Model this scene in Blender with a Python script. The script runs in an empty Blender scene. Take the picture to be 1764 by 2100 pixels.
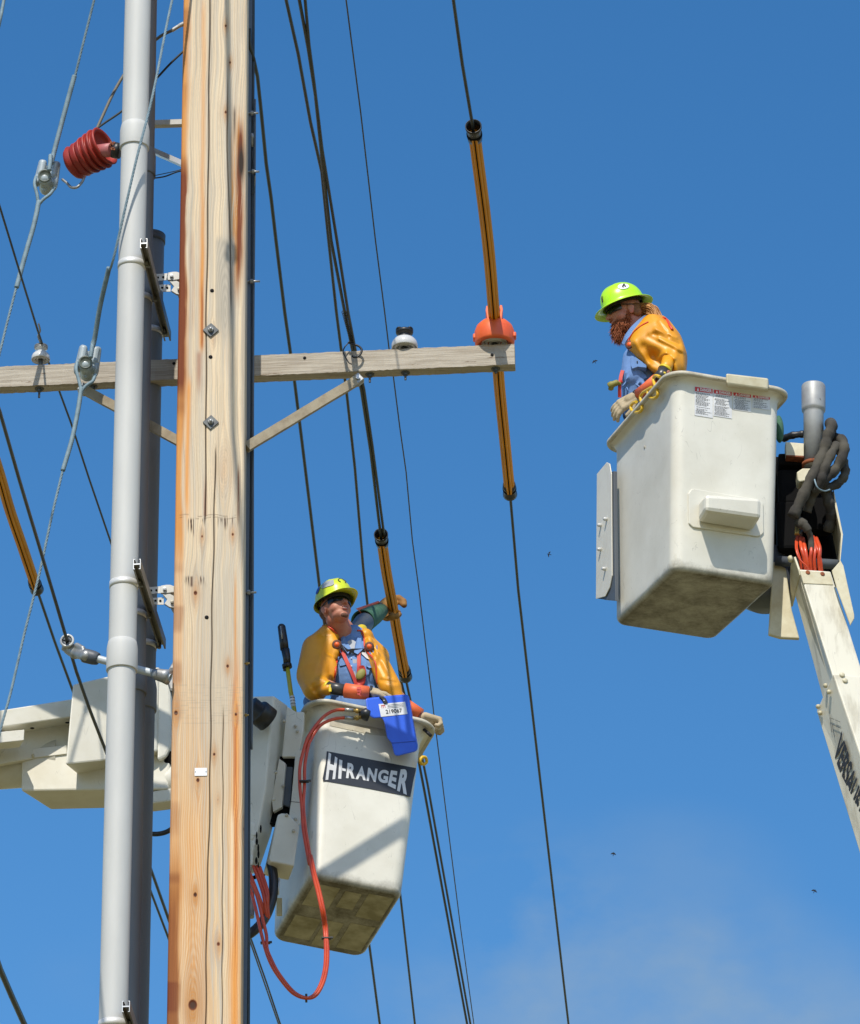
import bpy, bmesh, math, random
import numpy as np
from mathutils import Vector, Matrix, Euler
from mathutils.bvhtree import BVHTree
random.seed(7)
SC = bpy.context.scene
COL = SC.collection
R = math.radians
# ------------------------------------------------------------------ camera
CAMZ = 1.6
PITCH, ROLL, FPX = R(27), R(.74), 9550.0
fwd = Vector((0, math.cos(PITCH), math.sin(PITCH)))
rt0 = Vector((1, 0, 0)); up0 = Vector((0, -math.sin(PITCH), math.cos(PITCH)))
rt = rt0*math.cos(ROLL) - up0*math.sin(ROLL)
up = up0*math.cos(ROLL) + rt0*math.sin(ROLL)
cd = bpy.data.cameras.new('camera'); cam = bpy.data.objects.new('camera', cd); COL.objects.link(cam)
m = Matrix((rt, up, -fwd)).transposed().to_4x4(); m.translation = Vector((0, 0, CAMZ)); cam.matrix_world = m
cd.sensor_fit = 'VERTICAL'; cd.sensor_height = 24; cd.lens = 24*FPX/2100
cd.clip_start = .5; cd.clip_end = 6000
SC.camera = cam
# ------------------------------------------------------------------ sun and sky
SUN_EL, SUN_AZ = R(49), R(-11)          # azimuth measured from "behind the camera", negative = left
ldir = Vector((math.sin(-SUN_AZ)*math.cos(SUN_EL), math.cos(SUN_AZ)*math.cos(SUN_EL), -math.sin(SUN_EL)))
sl = bpy.data.lights.new('sun', 'SUN'); sl.energy = 4.5; sl.angle = R(.55); sl.color = (1, .93, .82)
so = bpy.data.objects.new('sun', sl); COL.objects.link(so)
so.rotation_euler = ldir.to_track_quat('-Z', 'Y').to_euler(); so.location = (-6, -10, 40)
W = bpy.data.worlds.new('World'); SC.world = W; W.use_nodes = True
nt = W.node_tree; nt.nodes.clear()
out = nt.nodes.new('ShaderNodeOutputWorld'); bg = nt.nodes.new('ShaderNodeBackground')
sky = nt.nodes.new('ShaderNodeTexSky'); sky.sky_type = 'NISHITA'; sky.sun_disc = False
sky.sun_elevation = SUN_EL; sky.sun_rotation = R(180)+SUN_AZ
sky.air_density = 1.0; sky.dust_density = .6; sky.ozone_density = 1.6
hsv = nt.nodes.new('ShaderNodeHueSaturation'); hsv.inputs['Hue'].default_value = .5; hsv.inputs['Saturation'].default_value = 1.36; hsv.inputs['Value'].default_value = 1.06
tc = nt.nodes.new('ShaderNodeTexCoord')
nz = nt.nodes.new('ShaderNodeTexNoise'); nz.inputs['Scale'].default_value = 17; nz.inputs['Detail'].default_value = 8; nz.inputs['Roughness'].default_value = .55
mpn = nt.nodes.new('ShaderNodeMapping'); mpn.inputs['Scale'].default_value = (1, 1, 1.6); mpn.inputs['Location'].default_value = (.35, .1, .2)
rmp = nt.nodes.new('ShaderNodeValToRGB'); rmp.color_ramp.elements[0].position = .40; rmp.color_ramp.elements[1].position = .66
sep = nt.nodes.new('ShaderNodeSeparateXYZ')
# thin cloud banks low in the sky: soft patches fixed by direction, broken up by noise
cloud = None
def _n(t_, op=None, **k):
    n_ = nt.nodes.new(t_)
    if op: n_.operation = op
    return n_
for cx, cz, sx, sz, am in ((.027, .350, .050, .036, .8), (.060, .352, .050, .030, .75), (.018, .377, .024, .022, .45), (.045, .378, .040, .022, .35), (.095, .340, .05, .022, .5), (-.020, .357, .032, .020, .3), (-.062, .363, .03, .018, .15)):
    dx = _n('ShaderNodeMath', 'MULTIPLY_ADD'); dx.inputs[1].default_value = 1/sx; dx.inputs[2].default_value = -cx/sx; nt.links.new(sep.outputs['X'], dx.inputs[0])
    dz = _n('ShaderNodeMath', 'MULTIPLY_ADD'); dz.inputs[1].default_value = 1/sz; dz.inputs[2].default_value = -cz/sz; nt.links.new(sep.outputs['Z'], dz.inputs[0])
    x2 = _n('ShaderNodeMath', 'MULTIPLY'); nt.links.new(dx.outputs[0], x2.inputs[0]); nt.links.new(dx.outputs[0], x2.inputs[1])
    z2_ = _n('ShaderNodeMath', 'MULTIPLY_ADD'); nt.links.new(dz.outputs[0], z2_.inputs[0]); nt.links.new(dz.outputs[0], z2_.inputs[1]); nt.links.new(x2.outputs[0], z2_.inputs[2])
    g_ = _n('ShaderNodeMapRange'); g_.interpolation_type = 'SMOOTHSTEP'; g_.inputs['From Min'].default_value = 1; g_.inputs['From Max'].default_value = 0; g_.inputs['To Max'].default_value = am; nt.links.new(z2_.outputs[0], g_.inputs['Value'])
    if cloud is None: cloud = g_.outputs[0]
    else: a_ = _n('ShaderNodeMath', 'ADD'); a_.use_clamp = True; nt.links.new(cloud, a_.inputs[0]); nt.links.new(g_.outputs[0], a_.inputs[1]); cloud = a_.outputs[0]
mul = _n('ShaderNodeMath', 'MULTIPLY'); mul3 = _n('ShaderNodeMath', 'MULTIPLY'); mul3.inputs[1].default_value = .42
mixc = nt.nodes.new('ShaderNodeMixRGB'); mixc.inputs[2].default_value = (2.6, 3.1, 3.2, 1)
L = nt.links.new
L(sky.outputs[0], hsv.inputs['Color']); L(tc.outputs['Generated'], mpn.inputs[0]); L(mpn.outputs[0], nz.inputs['Vector'])
L(tc.outputs['Generated'], sep.inputs[0])
L(nz.outputs['Fac'], rmp.inputs[0]); L(rmp.outputs[0], mul.inputs[0]); L(cloud, mul.inputs[1]); L(mul.outputs[0], mul3.inputs[0])
L(hsv.outputs[0], mixc.inputs[1]); L(mul3.outputs[0], mixc.inputs[0])
L(mixc.outputs[0], bg.inputs[0]); bg.inputs[1].default_value = .15; L(bg.outputs[0], out.inputs[0])
SC.view_settings.view_transform = 'Standard'; SC.view_settings.look = 'None'; SC.view_settings.exposure = 0; SC.view_settings.gamma = 1
SC.cycles.max_bounces = 6

# ------------------------------------------------------------------ helpers
def ray(x, y): return fwd + rt*((x-882)/FPX) - up*((y-1050)/FPX)
def U(x, y, Y):
    """the point of the scene seen at (x, y), Y metres out"""
    d = ray(x, y); return d*(Y/d.y) + Vector((0, 0, CAMZ))
def UZ(x, y, z):
    d = ray(x, y); return d*((z-CAMZ)/d.z) + Vector((0, 0, CAMZ))
def PX(P):
    P = Vector(P) - Vector((0, 0, CAMZ)); z = P.dot(fwd)
    return (882+FPX*P.dot(rt)/z, 1050-FPX*P.dot(up)/z)
def K(P): return (Vector(P)-Vector((0, 0, CAMZ))).dot(fwd)/FPX     # metres per picture unit at P
def UP(x, y, P0, n):
    d = ray(x, y); C = Vector((0, 0, CAMZ)); return C + d*((Vector(P0)-C).dot(n)/d.dot(n))

class MB:
    def __init__(s): s.v = []; s.f = []; s.sm = []
    def add(s, vs, fs, smooth=False):
        o = len(s.v); s.v += [tuple(v) for v in vs]; s.f += [tuple(i+o for i in f) for f in fs]; s.sm += [smooth]*len(fs); return s
    def box(s, c, size, M=None, bev=0, seg=2):
        bm = bmesh.new(); bmesh.ops.create_cube(bm, size=1)
        bmesh.ops.scale(bm, vec=Vector(size), verts=bm.verts)
        if bev: bmesh.ops.bevel(bm, geom=bm.edges[:], offset=bev, segments=seg, affect='EDGES', profile=.5)
        T = Matrix.Translation(Vector(c)) @ (M.to_4x4() if M else Matrix())
        bmesh.ops.transform(bm, matrix=T, verts=bm.verts); s.bm(bm, False); return s
    def bm(s, bm, smooth=False):
        bm.verts.ensure_lookup_table(); s.add([v.co[:] for v in bm.verts], [[v.index for v in f.verts] for f in bm.faces], smooth); bm.free(); return s
    def hexa(s, fr, bk, bev=0):
        """front quad, back quad (same order) -> closed block"""
        bm = bmesh.new(); a = [bm.verts.new(p) for p in fr]; b = [bm.verts.new(p) for p in bk]; n = len(a)
        bm.faces.new(a); bm.faces.new(b[::-1])
        for i in range(n): bm.faces.new((a[i], b[i], b[(i+1) % n], a[(i+1) % n]))
        bmesh.ops.recalc_face_normals(bm, faces=bm.faces[:])
        if bev: bmesh.ops.bevel(bm, geom=bm.edges[:], offset=bev, segments=2, affect='EDGES', profile=.5)
        bm.verts.index_update(); s.bm(bm); return s
    def prism(s, poly, d, bev=0): return s.hexa(poly, [Vector(p)+Vector(d) for p in poly], bev)
    def tube(s, pts, r, n=10, caps=True, smooth=True):
        pts = [Vector(p) for p in pts]
        rs = r if isinstance(r, (list, tuple)) else [r]*len(pts)
        vs = []; fs = []; ref = None
        for i, p in enumerate(pts):
            t = (pts[min(i+1, len(pts)-1)]-pts[max(i-1, 0)]).normalized()
            if ref is None: ref = Vector((0, 0, 1)) if abs(t.z) < .9 else Vector((1, 0, 0))
            a = (ref - t*ref.dot(t)).normalized(); b = t.cross(a); ref = a
            for k in range(n):
                q = 2*math.pi*k/n; vs.append(p+(a*math.cos(q)+b*math.sin(q))*rs[i])
        for i in range(len(pts)-1):
            for k in range(n): fs.append((i*n+k, i*n+(k+1) % n, (i+1)*n+(k+1) % n, (i+1)*n+k))
        s.add(vs, fs, smooth)
        if caps:
            m_ = len(pts)-1; s.add(vs[:n], [tuple(range(n))[::-1]]); s.add(vs[m_*n:], [tuple(range(n))])
        return s
    def sweep(s, prof, pts, upv):
        """2-D profile [(a,b)] swept along pts; b axis follows upv"""
        pts = [Vector(p) for p in pts]; n = len(prof); vs = []
        for i, p in enumerate(pts):
            t = (pts[min(i+1, len(pts)-1)]-pts[max(i-1, 0)]).normalized()
            a = t.cross(Vector(upv)).normalized(); b = a.cross(t)
            vs += [p+a*x+b*y for x, y in prof]
        fs = [(i*n+k, i*n+(k+1) % n, (i+1)*n+(k+1) % n, (i+1)*n+k) for i in range(len(pts)-1) for k in range(n)]
        m_ = len(pts)-1; fs += [tuple(range(n))[::-1], tuple(m_*n+k for k in range(n))]
        return s.add(vs, fs, False)
    def lathe(s, prof, o=(0, 0, 0), ax=(0, 0, 1), n=28, smooth=True):
        ax = Vector(ax).normalized(); ref = Vector((1, 0, 0)) if abs(ax.x) < .9 else Vector((0, 1, 0))
        a = (ref-ax*ref.dot(ax)).normalized(); b = ax.cross(a); o = Vector(o); vs = []
        for r, h in prof:
            for k in range(n):
                q = 2*math.pi*k/n; vs.append(o+ax*h+(a*math.cos(q)+b*math.sin(q))*r)
        fs = [(i*n+k, i*n+(k+1) % n, (i+1)*n+(k+1) % n, (i+1)*n+k) for i in range(len(prof)-1) for k in range(n)]
        return s.add(vs, fs, smooth)
    def caps(s, p0, p1, r0, r1, n=20, m=6):
        p0 = Vector(p0); p1 = Vector(p1); d = (p1-p0); l = d.length
        if l < 1e-6: d = Vector((0, 0, 1)); l = 0
        prof = [(max(1e-4, r0*math.cos(q)), r0*math.sin(q)) for q in [(-math.pi/2)*(1-i/m) for i in range(m)]] + [(r0, 0), (r1, l)] + [(max(1e-4, r1*math.cos(q)), l+r1*math.sin(q)) for q in [(math.pi/2)*(i/m) for i in range(1, m+1)]]
        return s.lathe(prof, p0, d, n)
    def ell(s, c, r, M=None, n=22, m=14):
        c = Vector(c); M3 = M.to_3x3() if M else Matrix.Identity(3)
        vs = []; fs = []
        for i in range(m+1):
            t = math.pi*i/m
            for k in range(n):
                q = 2*math.pi*k/n
                vs.append(c+M3 @ Vector((r[0]*math.sin(t)*math.cos(q), r[1]*math.sin(t)*math.sin(q), r[2]*math.cos(t))))
        for i in range(m):
            for k in range(n): fs.append((i*n+k, i*n+(k+1) % n, (i+1)*n+(k+1) % n, (i+1)*n+k))
        return s.add(vs, fs, True)
    def mesh(s, name, base=(0, 0, 0)):
        me = bpy.data.meshes.new(name); b = Vector(base)
        me.from_pydata([Vector(v)-b for v in s.v], [], s.f); me.update()
        bm = bmesh.new(); bm.from_mesh(me); bmesh.ops.remove_doubles(bm, verts=bm.verts, dist=1e-6)
        bmesh.ops.recalc_face_normals(bm, faces=bm.faces[:]); 
        if len(bm.faces) == len(s.sm):
            for f, q in zip(bm.faces, s.sm): f.smooth = q
        elif any(s.sm):
            for f in bm.faces: f.smooth = True
        bm.to_mesh(me); bm.free(); return me
    def blob(s, voxel=.006, smooth=6, fac=.5):
        """fuse all the shapes into one continuous skin"""
        me = bpy.data.meshes.new('t'); me.from_pydata(s.v, [], s.f); me.update()
        bm = bmesh.new(); bm.from_mesh(me); bmesh.ops.remove_doubles(bm, verts=bm.verts, dist=1e-5); bmesh.ops.recalc_face_normals(bm, faces=bm.faces[:]); bm.to_mesh(me); bm.free()
        o = bpy.data.objects.new('t', me); COL.objects.link(o)
        md = o.modifiers.new('r', 'REMESH'); md.mode = 'VOXEL'; md.voxel_size = voxel
        if smooth: sm = o.modifiers.new('s', 'SMOOTH'); sm.factor = fac; sm.iterations = smooth
        dg = bpy.context.evaluated_depsgraph_get(); e = o.evaluated_get(dg); m2 = bpy.data.meshes.new_from_object(e)
        r = MB(); vs = np.zeros(len(m2.vertices)*3); m2.vertices.foreach_get('co', vs)
        r.add(vs.reshape(-1, 3).tolist(), [tuple(p.vertices) for p in m2.polygons], True)
        bpy.data.objects.remove(o); bpy.data.meshes.remove(me); bpy.data.meshes.remove(m2)
        return r
    def fold(s, segs):
        """press folds and hollows into a skin: (x0, y0, x1, y1, width, depth in metres)"""
        vs = [Vector(v) for v in s.v]; nr = [Vector() for _ in vs]
        for f in s.f:
            n = (vs[f[1]]-vs[f[0]]).cross(vs[f[2]]-vs[f[0]])
            for i in f: nr[i] += n
        for i, v in enumerate(vs):
            n = nr[i].normalized(); x, y = PX(v); d = ray(x, y).normalized(); w = -n.dot(d)
            if w <= .05: continue
            for x0, y0, x1, y1, wd, a in segs:
                ex, ey = x1-x0, y1-y0; t = max(0, min(1, ((x-x0)*ex+(y-y0)*ey)/max(1e-6, ex*ex+ey*ey))); q = ((x-x0-ex*t)**2+(y-y0-ey*t)**2)/(wd*wd)
                if q < 6: v = v-d*(a*math.exp(-q)*min(1, w*2))
            vs[i] = v
        s.v = [tuple(v) for v in vs]; return s
    def hull(s):
        bm = bmesh.new()
        for v in s.v: bm.verts.new(v)
        r = bmesh.ops.convex_hull(bm, input=bm.verts[:]); dead = [g for g in bm.verts if not g.link_faces]
        bmesh.ops.delete(bm, geom=dead, context='VERTS'); bm.verts.index_update(); return MB().bm(bm, True)
    def bvh(s): return BVHTree.FromPolygons([Vector(v) for v in s.v], s.f)

def onsurf(x, y, bv, off=.003, Yd=23.3):
    h = bv.ray_cast(Vector((0, 0, CAMZ)), ray(x, y).normalized())
    if h[0] is None: return U(x, y, Yd)
    return h[0] - ray(x, y).normalized()*off

BASE = {}
def empty(name, loc, label, cat, group=None):
    o = bpy.data.objects.new(name, None); COL.objects.link(o); o.location = loc; o.empty_display_size = .1
    o['label'] = label; o['category'] = cat
    if group: o['group'] = group
    BASE[o] = Vector(loc); return o
def part(name, mb, mat, parent, label=None):
    base = BASE[parent]
    me = mb.mesh(name, base) if isinstance(mb, MB) else mb
    me.materials.append(mat)
    o = bpy.data.objects.new(name, me); COL.objects.link(o); o.parent = parent; BASE[o] = base
    if label: o['label'] = label
    return o
def single(name, mb, mat, loc, label, cat, group=None, kind=None):
    me = mb.mesh(name, loc); me.materials.append(mat)
    o = bpy.data.objects.new(name, me); COL.objects.link(o); o.location = loc; BASE[o] = Vector(loc)
    o['label'] = label; o['category'] = cat
    if group: o['group'] = group
    return o
def sharp(o, ang=35):
    """smooth shading with crisp edges kept"""
    me = o.data; bm = bmesh.new(); bm.from_mesh(me)
    for f in bm.faces: f.smooth = True
    for e in bm.edges:
        if len(e.link_faces) == 2 and e.calc_face_angle(0) > R(ang): e.smooth = False
    bm.to_mesh(me); bm.free(); return o
def crv(pts, n=8):
    """Catmull-Rom through points"""
    pts = [Vector(p) for p in pts]; P = [pts[0]*2-pts[1]]+pts+[pts[-1]*2-pts[-2]]; o = []
    for i in range(1, len(P)-2):
        for k in range(n):
            t = k/n; a, b, c, d = P[i-1], P[i], P[i+1], P[i+2]
            o.append(.5*((2*b)+(c-a)*t+(2*a-5*b+4*c-d)*t*t+(3*b-a-3*c+d)*t*t*t))
    return o+[pts[-1]]
def lin(pairs, x):
    xs = [p[0] for p in pairs]; return float(np.interp(x, xs, [p[1] for p in pairs]))

# ------------------------------------------------------------------ materials
def M(name, col, rough=.5, metal=0, col2=None, scale=6, stretch=(1, 1, 1), lo=.4, hi=.65, bump=0, bscale=60, bstretch=(1, 1, 1), spec=.5, coat=0, specks=None, sscale=30, sth=.72, sstretch=(1, 1, 1)):
    mt = bpy.data.materials.new(name); mt.use_nodes = True; t = mt.node_tree; N = t.nodes; b = N['Principled BSDF']
    b.inputs['Roughness'].default_value = rough; b.inputs['Metallic'].default_value = metal
    b.inputs['Specular IOR Level'].default_value = spec; b.inputs['Coat Weight'].default_value = coat
    tcn = N.new('ShaderNodeTexCoord')
    def noise(sc, st, det=5, ro=.6):
        mp = N.new('ShaderNodeMapping'); mp.inputs['Scale'].default_value = st; t.links.new(tcn.outputs['Object'], mp.inputs[0])
        z = N.new('ShaderNodeTexNoise'); z.inputs['Scale'].default_value = sc; z.inputs['Detail'].default_value = det; z.inputs['Roughness'].default_value = ro
        t.links.new(mp.outputs[0], z.inputs['Vector']); return z
    def ramp(src, a, c):
        r = N.new('ShaderNodeMapRange'); r.inputs['From Min'].default_value = a; r.inputs['From Max'].default_value = c; t.links.new(src, r.inputs['Value']); return r.outputs[0]
    c1 = (*col, 1); cur = None
    if col2 is None: col2 = tuple(c*.82 for c in col)
    mx = N.new('ShaderNodeMixRGB'); mx.inputs[1].default_value = c1; mx.inputs[2].default_value = (*col2, 1)
    t.links.new(ramp(noise(scale, stretch).outputs['Fac'], lo, hi), mx.inputs[0]); cur = mx.outputs[0]
    if specks:
        m2 = N.new('ShaderNodeMixRGB'); m2.inputs[2].default_value = (*specks, 1); t.links.new(cur, m2.inputs[1])
        t.links.new(ramp(noise(sscale, sstretch, 8, .7).outputs['Fac'], sth, sth+.05), m2.inputs[0]); cur = m2.outputs[0]
    t.links.new(cur, b.inputs['Base Color'])
    if bump:
        bp = N.new('ShaderNodeBump'); bp.inputs['Strength'].default_value = bump; bp.inputs['Distance'].default_value = .004
        t.links.new(noise(bscale, bstretch).outputs['Fac'], bp.inputs['Height']); t.links.new(bp.outputs[0], b.inputs['Normal'])
    mt['bsdf'] = 1
    return mt
def attr_grime(mt, name, col):
    """mix a dirt colour in where the mesh carries the attribute (old grime on the worn edges)"""
    t = mt.node_tree; N = t.nodes; b = N['Principled BSDF']; src = b.inputs['Base Color'].links[0].from_socket
    a = N.new('ShaderNodeAttribute'); a.attribute_name = name
    tcn = N.new('ShaderNodeTexCoord'); z = N.new('ShaderNodeTexNoise'); z.inputs['Scale'].default_value = 5; z.inputs['Detail'].default_value = 13; z.inputs['Roughness'].default_value = .80
    t.links.new(tcn.outputs['Object'], z.inputs['Vector'])
    ad = N.new('ShaderNodeMath'); ad.operation = 'ADD'; t.links.new(a.outputs['Fac'], ad.inputs[0]); t.links.new(z.outputs['Fac'], ad.inputs[1])
    r = N.new('ShaderNodeMapRange'); r.inputs['From Min'].default_value = .74; r.inputs['From Max'].default_value = 1.24; t.links.new(ad.outputs[0], r.inputs['Value'])
    m2 = N.new('ShaderNodeMixRGB'); m2.inputs[2].default_value = (*col, 1); t.links.new(src, m2.inputs[1]); t.links.new(r.outputs[0], m2.inputs[0]); t.links.new(m2.outputs[0], b.inputs['Base Color'])
    return mt
def scratches(mt, amt=.75, sc=2.2):
    t = mt.node_tree; N = t.nodes; b = N['Principled BSDF']; src = b.inputs['Base Color'].links[0].from_socket; cur = src
    for k, (s_, th) in enumerate(((sc, .0022), (sc*2.6, .003))):
        tcn = N.new('ShaderNodeTexCoord'); mp = N.new('ShaderNodeMapping'); mp.inputs['Location'].default_value = (k*3.1, 1.7, k*5.3); mp.inputs['Scale'].default_value = (1, 1, .28)
        a = N.new('ShaderNodeTexNoise'); a.inputs['Scale'].default_value = s_; a.inputs['Detail'].default_value = 3; c = N.new('ShaderNodeTexNoise'); c.inputs['Scale'].default_value = s_*2.3; c.inputs['Detail'].default_value = 4
        t.links.new(tcn.outputs['Object'], mp.inputs[0]); t.links.new(mp.outputs[0], a.inputs['Vector']); t.links.new(tcn.outputs['Object'], c.inputs['Vector'])
        q = N.new('ShaderNodeMath'); q.operation = 'SUBTRACT'; q.inputs[1].default_value = .5; t.links.new(a.outputs['Fac'], q.inputs[0])
        ab = N.new('ShaderNodeMath'); ab.operation = 'ABSOLUTE'; t.links.new(q.outputs[0], ab.inputs[0])
        r = N.new('ShaderNodeMapRange'); r.inputs['From Min'].default_value = th; r.inputs['From Max'].default_value = 0; t.links.new(ab.outputs[0], r.inputs['Value'])
        r2 = N.new('ShaderNodeMapRange'); r2.inputs['From Min'].default_value = .54; r2.inputs['From Max'].default_value = .60; t.links.new(c.outputs['Fac'], r2.inputs['Value'])
        m_ = N.new('ShaderNodeMath'); m_.operation = 'MULTIPLY'; t.links.new(r.outputs[0], m_.inputs[0]); t.links.new(r2.outputs[0], m_.inputs[1])
        m3 = N.new('ShaderNodeMath'); m3.operation = 'MULTIPLY'; m3.inputs[1].default_value = amt; t.links.new(m_.outputs[0], m3.inputs[0])
        x = N.new('ShaderNodeMixRGB'); x.inputs[2].default_value = (.12, .11, .09, 1); t.links.new(cur, x.inputs[1]); t.links.new(m3.outputs[0], x.inputs[0]); cur = x.outputs[0]
    t.links.new(cur, b.inputs['Base Color']); return mt
m_white = attr_grime(M('white_paint', (.725, .71, .625), .42, col2=(.64, .62, .53), scale=3, specks=(.16, .15, .12), sscale=26, sth=.685, bump=.12, bscale=25), 'grime', (.10, .085, .05))
m_boom = M('boom_paint', (.72, .70, .61), .42, col2=(.64, .61, .50), scale=4, specks=(.2, .18, .13), sscale=20, sth=.69, sstretch=(1, 1, .5), bump=.1, bscale=20)
scratches(m_white, .38, 4.5); scratches(m_boom, .3, 4.0)
m_boomd = scratches(M('grimy_boom_paint', (.71, .68, .56), .42, col2=(.33, .29, .20), scale=5, stretch=(2.2, 2.2, .5), lo=.50, hi=.78, specks=(.12, .10, .07), sscale=22, sth=.67, sstretch=(1, 1, .4), bump=.1), .4, 4.0)
m_cream = M('cream_paint', (.62, .58, .42), .5, col2=(.5, .44, .28), scale=9, specks=(.22, .12, .05), sscale=16, sth=.68)
m_lip = M('rim_fibreglass', (.56, .53, .43), .6, col2=(.42, .38, .29), scale=14, specks=(.14, .1, .06), sscale=30, sth=.62, bump=.2, bscale=40)
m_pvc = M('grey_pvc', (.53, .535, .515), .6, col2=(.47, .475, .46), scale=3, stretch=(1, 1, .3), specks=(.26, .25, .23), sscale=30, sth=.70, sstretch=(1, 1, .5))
m_pvc2 = M('shaded_grey_pvc', (.19, .205, .215), .6, col2=(.16, .17, .18), scale=2, stretch=(1, 1, .4))  # darker copy of the grey PVC: shade on the rear pipes put into the colour
m_clampband = M('clamp_band', (.72, .72, .69), .4, .25, col2=(.6, .6, .58), scale=12)
m_cable = M('cable_black', (.035, .045, .045), .55, col2=(.02, .025, .03), scale=10)
m_wire = M('line_wire', (.045, .055, .05), .45, col2=(.03, .035, .035), scale=3, metal=.2)
m_cabgrey = M('cable_grey', (.10, .12, .14), .5, col2=(.06, .07, .09), scale=3, stretch=(1, 1, .1))
m_galv = M('galvanised', (.36, .37, .37), .45, .55, col2=(.26, .27, .27), scale=25)
m_strut = M('strut_steel', (.25, .24, .2), .45, .5, col2=(.16, .15, .12), scale=12)
m_bracket = M('bracket_white', (.6, .6, .57), .45, col2=(.5, .5, .46), scale=12)
m_alum = M('aluminium', (.68, .68, .66), .35, .5, col2=(.55, .55, .53), scale=10)
m_guy = M('guy_strand', (.20, .29, .34), .65, 0, col2=(.14, .21, .25), scale=30)
m_spool = M('spool_porcelain', (.33, .39, .41), .4, col2=(.34, .4, .43), scale=4, coat=.4)
m_spoold = M('spool_end', (.16, .19, .17), .4, col2=(.1, .12, .11), scale=30)
m_porc = M('white_porcelain', (.62, .63, .62), .18, col2=(.54, .55, .54), scale=5, coat=.5)
m_black = M('black_rubber', (.02, .022, .024), .4, col2=(.012, .012, .013), scale=12)
m_blackm = M('black_matt', (.007, .007, .0075), .95, spec=.15)
m_pad = M('moulded_pad', (.46, .43, .31), .7, col2=(.26, .235, .14), scale=7, lo=.38, hi=.62)
m_red = M('red_rubber', (.33, .026, .014), .5, col2=(.24, .02, .012), scale=8)
m_pink = M('faded_red', (.42, .13, .13), .5, col2=(.36, .1, .1), scale=8)
m_hose = M('line_hose', (.74, .30, .006), .62, col2=(.64, .25, .006), scale=3, spec=.2)
m_hood = M('orange_hood', (.84, .15, .03), .45, col2=(.7, .1, .03), scale=6, bump=.15, bscale=30)
m_wood = M('weathered_timber', (.47, .425, .35), .85, col2=(.33, .285, .225), scale=9, stretch=(.22, 6, 9), lo=.38, hi=.62, bump=.9, bscale=22, bstretch=(.12, 5, 9), specks=(.12, .065, .03), sscale=9, sth=.625, sstretch=(.5, 3, 4))
m_brace = M('brace_timber', (.36, .31, .22), .85, col2=(.27, .22, .15), scale=14, bump=.3)
m_yel = M('rubber_sleeve_yellow', (.74, .33, .012), .44, col2=(.68, .28, .01), scale=5, coat=.0)
m_trim = M('red_trim', (.66, .06, .02), .4)
m_butt = M('orange_button', (.85, .13, .02), .45)
m_shirt = M('blue_shirt', (.15, .28, .56), .85, col2=(.12, .23, .48), scale=9, bump=.8, bscale=14)
m_tee = M('grey_tee', (.42, .44, .48), .9)
m_jean = M('navy_trousers', (.03, .05, .11), .9)
m_skin = M('skin', (.50, .22, .145), .55, col2=(.44, .15, .10), scale=22, bump=.15, bscale=90)
m_lips = M('lips', (.42, .12, .10), .5)
m_teeth = M('teeth', (.7, .66, .58), .4)
m_hair = M('reddish_hair', (.26, .105, .03), .65, col2=(.14, .05, .015), scale=60, stretch=(1, 1, .3))
m_beard = M('ginger_beard', (.37, .115, .045), .85, col2=(.27, .075, .025), scale=40)
m_stub = M('dark_stubble', (.16, .07, .045), .8, col2=(.10, .045, .03), scale=60)
m_tail = M('blond_ponytail', (.56, .28, .10), .6, col2=(.28, .12, .03), scale=50, stretch=(1, 1, .3))
m_hat1 = M('yellow_hard_hat', (.60, .70, .02), .3, col2=(.54, .64, .02), scale=4, coat=.4)
m_hat2 = M('lime_hard_hat', (.46, .86, .01), .3, col2=(.42, .80, .01), scale=4, coat=.4)
m_hatin = M('hat_suspension', (.03, .03, .025), .7)
m_silver = M('silver_sticker', (.45, .46, .45), .4, .2)
m_decal = M('sticker_white', (.74, .75, .76), .4)
m_glass = M('dark_lens', (.006, .007, .01), .16, spec=.45)
m_harn = M('red_harness', (.55, .04, .025), .6)
m_strap = M('black_strap', (.018, .018, .022), .6)
m_leather = M('cream_leather', (.46, .38, .25), .8, col2=(.36, .29, .18), scale=14, bump=.4, bscale=30)
m_leatherb = M('tan_leather', (.34, .175, .04), .8, col2=(.2, .09, .02), scale=9, bump=.5, bscale=30)
m_green = M('green_suede', (.035, .12, .07), .9, col2=(.07, .17, .11), scale=16)
m_cuff = M('orange_cuff', (.82, .16, .05), .5, col2=(.74, .14, .05), scale=5)
m_rubg = M('glove_rubber', (.05, .05, .05), .35, col2=(.035, .035, .035), scale=6)
m_ryel = M('yellow_rim', (.72, .55, .02), .4)
m_blue = M('blue_plastic', (.03, .125, .72), .42, col2=(.025, .10, .62), scale=5, bump=.1, bscale=30)
m_blued = M('blue_worn', (.015, .06, .40), .45)
m_ored = M('hydraulic_hose', (.62, .075, .02), .35, col2=(.5, .05, .015), scale=10, coat=.15)
m_yhook = M('yellow_hook', (.78, .50, .02), .4, col2=(.7, .42, .02), scale=20)
m_stick = M('yellow_stick', (.42, .40, .04), .35)
m_olive = M('olive_pad', (.25, .23, .04), .6)
m_dhose = M('dirty_hose_sleeve', (.075, .068, .052), .9, col2=(.03, .027, .023), scale=7, bump=1.0, bscale=12, lo=.38, hi=.6)
m_tan = M('tan_cable', (.16, .145, .11), .6)
m_gtube = M('worn_grey_tube', (.36, .37, .36), .5, col2=(.27, .27, .27), scale=9, specks=(.15, .14, .12), sscale=22, sth=.64, metal=.2)
m_rust = M('rust', (.25, .07, .02), .8, col2=(.12, .03, .01), scale=30)
m_red2 = M('label_red', (.6, .03, .03), .5)
m_ink = M('ink', (.03, .03, .035), .6)
m_inkg = M('fine_print', (.16, .16, .17), .7)
m_steel = M('bare_steel', (.42, .42, .40), .35, .7)
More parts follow.
